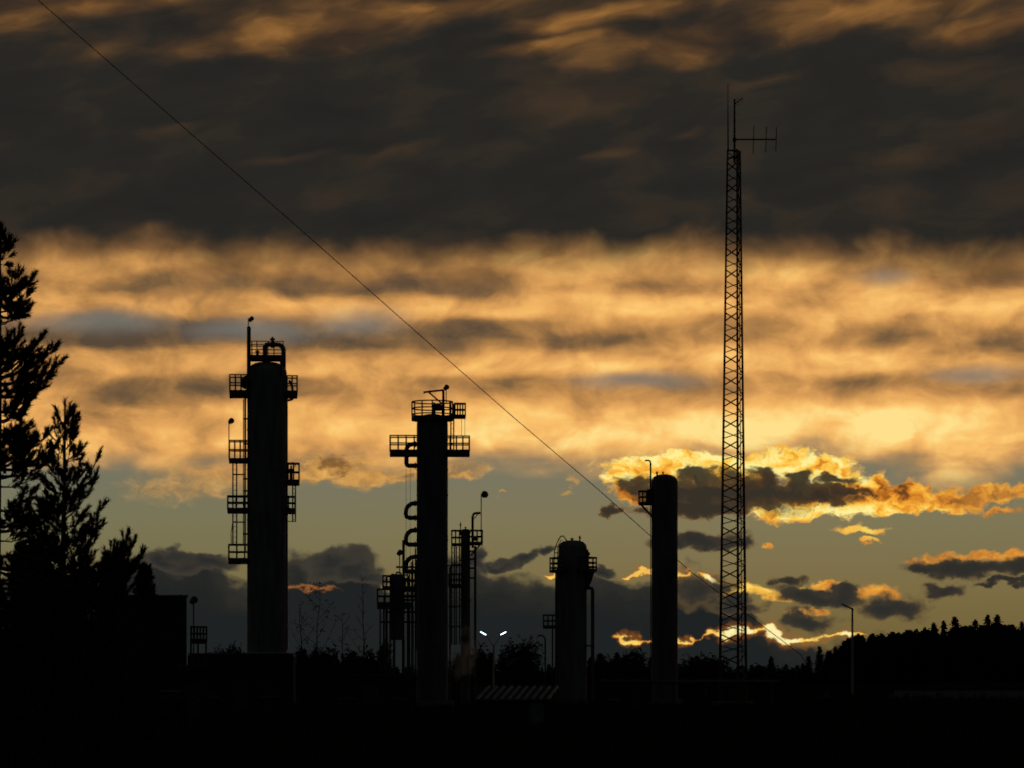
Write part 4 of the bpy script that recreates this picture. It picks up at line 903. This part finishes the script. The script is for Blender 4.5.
# rough grass and weeds over the plant yard
vs, fs = [], []; rnd = random.Random(55)
for i in range(26000):
    D_ = 66 + 400 * rnd.random() ** 1.6; px = rnd.uniform(-60, 1090); X = (px - 512) * D_ / F
    if 222 < D_ < 300 and px > 880: continue
    hh = rnd.uniform(0.25, 0.6) * (1.5 if rnd.random() < 0.06 else 1.0) * (1 + 0.35 * math.sin(X * 0.31 + D_ * 0.11)); wd_ = 0.02 + D_ * 0.00022
    for b in range(8):
        a = rnd.random() * 6.283; c, s_ = math.cos(a), math.sin(a); bx, by = X + rnd.gauss(0, 0.16), D_ + rnd.gauss(0, 0.16); h = hh * rnd.uniform(0.5, 1.1); ln = rnd.uniform(0.05, 0.4) * h
        o = len(vs); vs += [(bx - s_ * wd_, by + c * wd_, -0.01), (bx + s_ * wd_, by - c * wd_, -0.01), (bx + c * ln, by + s_ * ln, h)]; fs.append((o, o + 1, o + 2))
gr = mesh_obj('rough_grass', vs, fs, 'leaf', None); gr['kind'] = 'stuff'; tag(gr, 'rough dark grass and weeds over the plant yard', 'grass')

# distant conifers: three shapes shared by copies
def conifer(kind, seed):
    rnd = random.Random(seed); vs, fs = [], []
    n = 26
    for i in range(n):
        t_ = i / (n - 1); z = 0.10 + 0.87 * t_
        if kind == 0: r = 0.155 * (1 - t_) ** 0.85 + 0.012
        elif kind == 1: r = 0.22 * (1 - t_) ** 0.75 + 0.012
        else: r = 0.23 * math.sin(math.pi * min(1, 0.12 + 0.88 * t_ ** 1.3)) ** 0.8 * (1 if t_ > 0.25 else 0.35) + 0.015
        for j in range(11):
            a = rnd.uniform(0, 6.283); l_ = r * rnd.uniform(0.65, 1.2); dz = (-0.35 if kind < 2 else 0.25) * l_ + rnd.uniform(-0.012, 0.02)
            c, s_ = math.cos(a), math.sin(a); w_ = 0.020 + 0.25 * l_
            o = len(vs); vs += [(0, 0, z + 0.015), (c * l_ * 0.6 - s_ * w_ * .5, s_ * l_ * .6 + c * w_ * .5, z + dz * 0.4), (c * l_, s_ * l_, z + dz), (c * l_ * 0.6 + s_ * w_ * .5, s_ * l_ * .6 - c * w_ * .5, z + dz * 0.6 - 0.02)]
            fs += [(o, o + 1, o + 2, o + 3)]
            for q in range(3):
                t2 = rnd.uniform(0.4, 1.0); b_ = Vector((c * l_ * t2, s_ * l_ * t2, z + dz * t2)); o = len(vs)
                vs += [tuple(b_), tuple(b_ + Vector((rnd.uniform(-1, 1), rnd.uniform(-1, 1), rnd.uniform(-1.2, 0.6))) * 0.035), tuple(b_ + Vector((rnd.uniform(-1, 1), rnd.uniform(-1, 1), rnd.uniform(-1.2, 0.6))) * 0.035)]; fs.append((o, o + 1, o + 2))
    vs += [(-0.006, 0, 0.93), (0.006, 0, 0.93), (0, 0, 1.01)]; fs.append((len(vs) - 3, len(vs) - 2, len(vs) - 1))
    return vs, fs
CON = [conifer(k, 50 + k) for k in range(3)]
protos = []
def far_tree(px, py, D_, kind, label, group, wid=1.0):
    X = (px - 512) * D_ / F; zb = hill_z(X, D_) - 0.15; h = CZ + (HY - py) * D_ / F - zb
    if len(protos) < 3 and kind == len(protos):
        e = empty('conifer', (X, D_, zb), label, 'tree', group)
        mesh_obj('crown', CON[kind][0], CON[kind][1], 'far', e); MB().tube([(0, 0, 0), (0, 0, 0.9)], [0.02, 0.004], 6).build('trunk', 'bark', e); protos.append(e)
    else:
        e = copy_tree(protos[kind]); e.location = (X, D_, zb); e['label'] = label; e['group'] = group
    e.scale = (h * wid, h * wid, h); e.rotation_euler = (0, 0, (px * 7.13) % 6.28)
ORD = 'first second third fourth fifth sixth seventh eighth ninth tenth eleventh twelfth thirteenth fourteenth fifteenth sixteenth'.split()
ridge = [(842, 648, 1), (858, 633, 2), (872, 636, 1), (899, 632, 2), (920, 634, 1), (934, 622, 1), (943.5, 620, 0), (955, 616, 1), (962, 626, 1), (975, 619, 1), (988, 614, 0), (997, 614, 1), (1009, 625, 1), (1022, 621, 1)]
order = [6, 0, 1, 2, 3, 4, 5, 7, 8, 9, 10, 11, 12, 13]
for i in order:
    px, py, kd = ridge[i]
    far_tree(px, py, 520 + (i * 37 % 50), kd, 'dark conifer breaking the skyline of the right wood, %s from the left' % ORD[i], 'conifers on the right skyline', 1.5 if kd != 2 else 1.35)
far_tree(819.5, 646, 470, 0, 'lone pointed conifer left of the right wood', 'lone conifers', 1.5)
def stretch(px):
    for lim, txt in ((246, 'just left of the left column'), (290, 'behind the left column'), (345, 'behind the thin young trees'), (417, 'behind the squat vessel'), (452, 'behind the davit column'), (500, 'behind the slender column and twin lamp'), (556, 'left of the domed drum'), (592, 'behind the domed drum'), (650, 'between drum and smooth column'), (680, 'behind the smooth column'), (718, 'left of the mast'), (750, 'behind the mast'), (1200, 'right of the mast')):
        if px < lim: return txt
rnd = random.Random(99); px = 208.0
while px < 812:
    far_tree(px, 668 - rnd.random() ** 1.5 * 18 - (3 if 560 < px < 640 or 300 < px < 360 else 0), rnd.uniform(480, 640), rnd.choice((0, 1, 1, 2)), 'small dark conifer in the distant tree line ' + stretch(px), 'distant tree line', rnd.uniform(1.6, 2.6))
    px += rnd.uniform(4, 10)
# dense wood below the skyline: one mass
vs, fs = [], []
for _ in range(420):
    px = rnd.uniform(826, 1085); D_ = rnd.uniform(455, 560); X = (px - 512) * D_ / F; zb = hill_z(X, D_) - 0.2
    sky_y = 640 - (px - 860) / 70.0 * 8 - (0 if px > 850 else (px - 850) * 0.45) if px < 930 else 634 - min(8, (px - 930) * 0.1)
    py = max(sky_y - 8 + rnd.uniform(0, 22), 622) + 2; h = CZ + (HY - py) * D_ / F - zb
    if h < 1.5: h = 1.5
    kv, kf = CON[rnd.choice((0, 1, 1, 2))]; a = rnd.uniform(0, 6.28); c, s_ = math.cos(a) * h * 1.35, math.sin(a) * h * 1.35; o = len(vs)
    vs += [(X + x * c - y * s_, D_ + x * s_ + y * c, zb + z * h) for x, y, z in kv]; fs += [tuple(i + o for i in f) for f in kf]
wd = mesh_obj('wood', vs, fs, 'far', None); wd['kind'] = 'stuff'; tag(wd, 'dense dark conifer wood filling the rise on the right', 'wood')

# ------------------------------------------------------------------ wisp of steam at the foot of the slender column
st = bpy.data.materials.new('steam'); st.use_nodes = True; nt = st.node_tree; nt.nodes.clear()
vo = nt.nodes.new('ShaderNodeVolumePrincipled'); ou = nt.nodes.new('ShaderNodeOutputMaterial'); nt.links.new(vo.outputs[0], ou.inputs['Volume'])
vo.inputs['Color'].default_value = (0.85, 0.84, 0.82, 1)
nz = nt.nodes.new('ShaderNodeTexNoise'); tcx = nt.nodes.new('ShaderNodeTexCoord'); nt.links.new(tcx.outputs['Object'], nz.inputs['Vector']); nz.inputs['Scale'].default_value = 1.6; nz.inputs['Detail'].default_value = 4
mr = nt.nodes.new('ShaderNodeMapRange'); nt.links.new(nz.outputs['Fac'], mr.inputs['Value']); mr.inputs['From Min'].default_value = 0.42; mr.inputs['From Max'].default_value = 0.7; mr.inputs['To Max'].default_value = 1.6
nt.links.new(mr.outputs[0], vo.inputs['Density'])
bm = bmesh.new(); bmesh.ops.create_icosphere(bm, subdivisions=3, radius=1.0)
rn = random.Random(3)
for v in bm.verts:
    f_ = 1 + 0.16 * math.sin(v.co.x * 5 + v.co.z * 3) + 0.12 * math.sin(v.co.z * 7 + 1); v.co = Vector((v.co.x * 0.85 * f_ + 0.22 * v.co.z, v.co.y * 0.6 * f_, v.co.z * 1.45 * f_))
me = bpy.data.meshes.new('steam_plume'); bm.to_mesh(me); bm.free(); me.materials.append(st)
so = bpy.data.objects.new('steam_plume', me); COL.objects.link(so); so.location = ((465 - 512) * 176 / F, 176, CZ + (HY - 654) * 176 / F); so['kind'] = 'stuff'
tag(so, 'faint pale steam wisp at the foot of the slender column', 'steam')
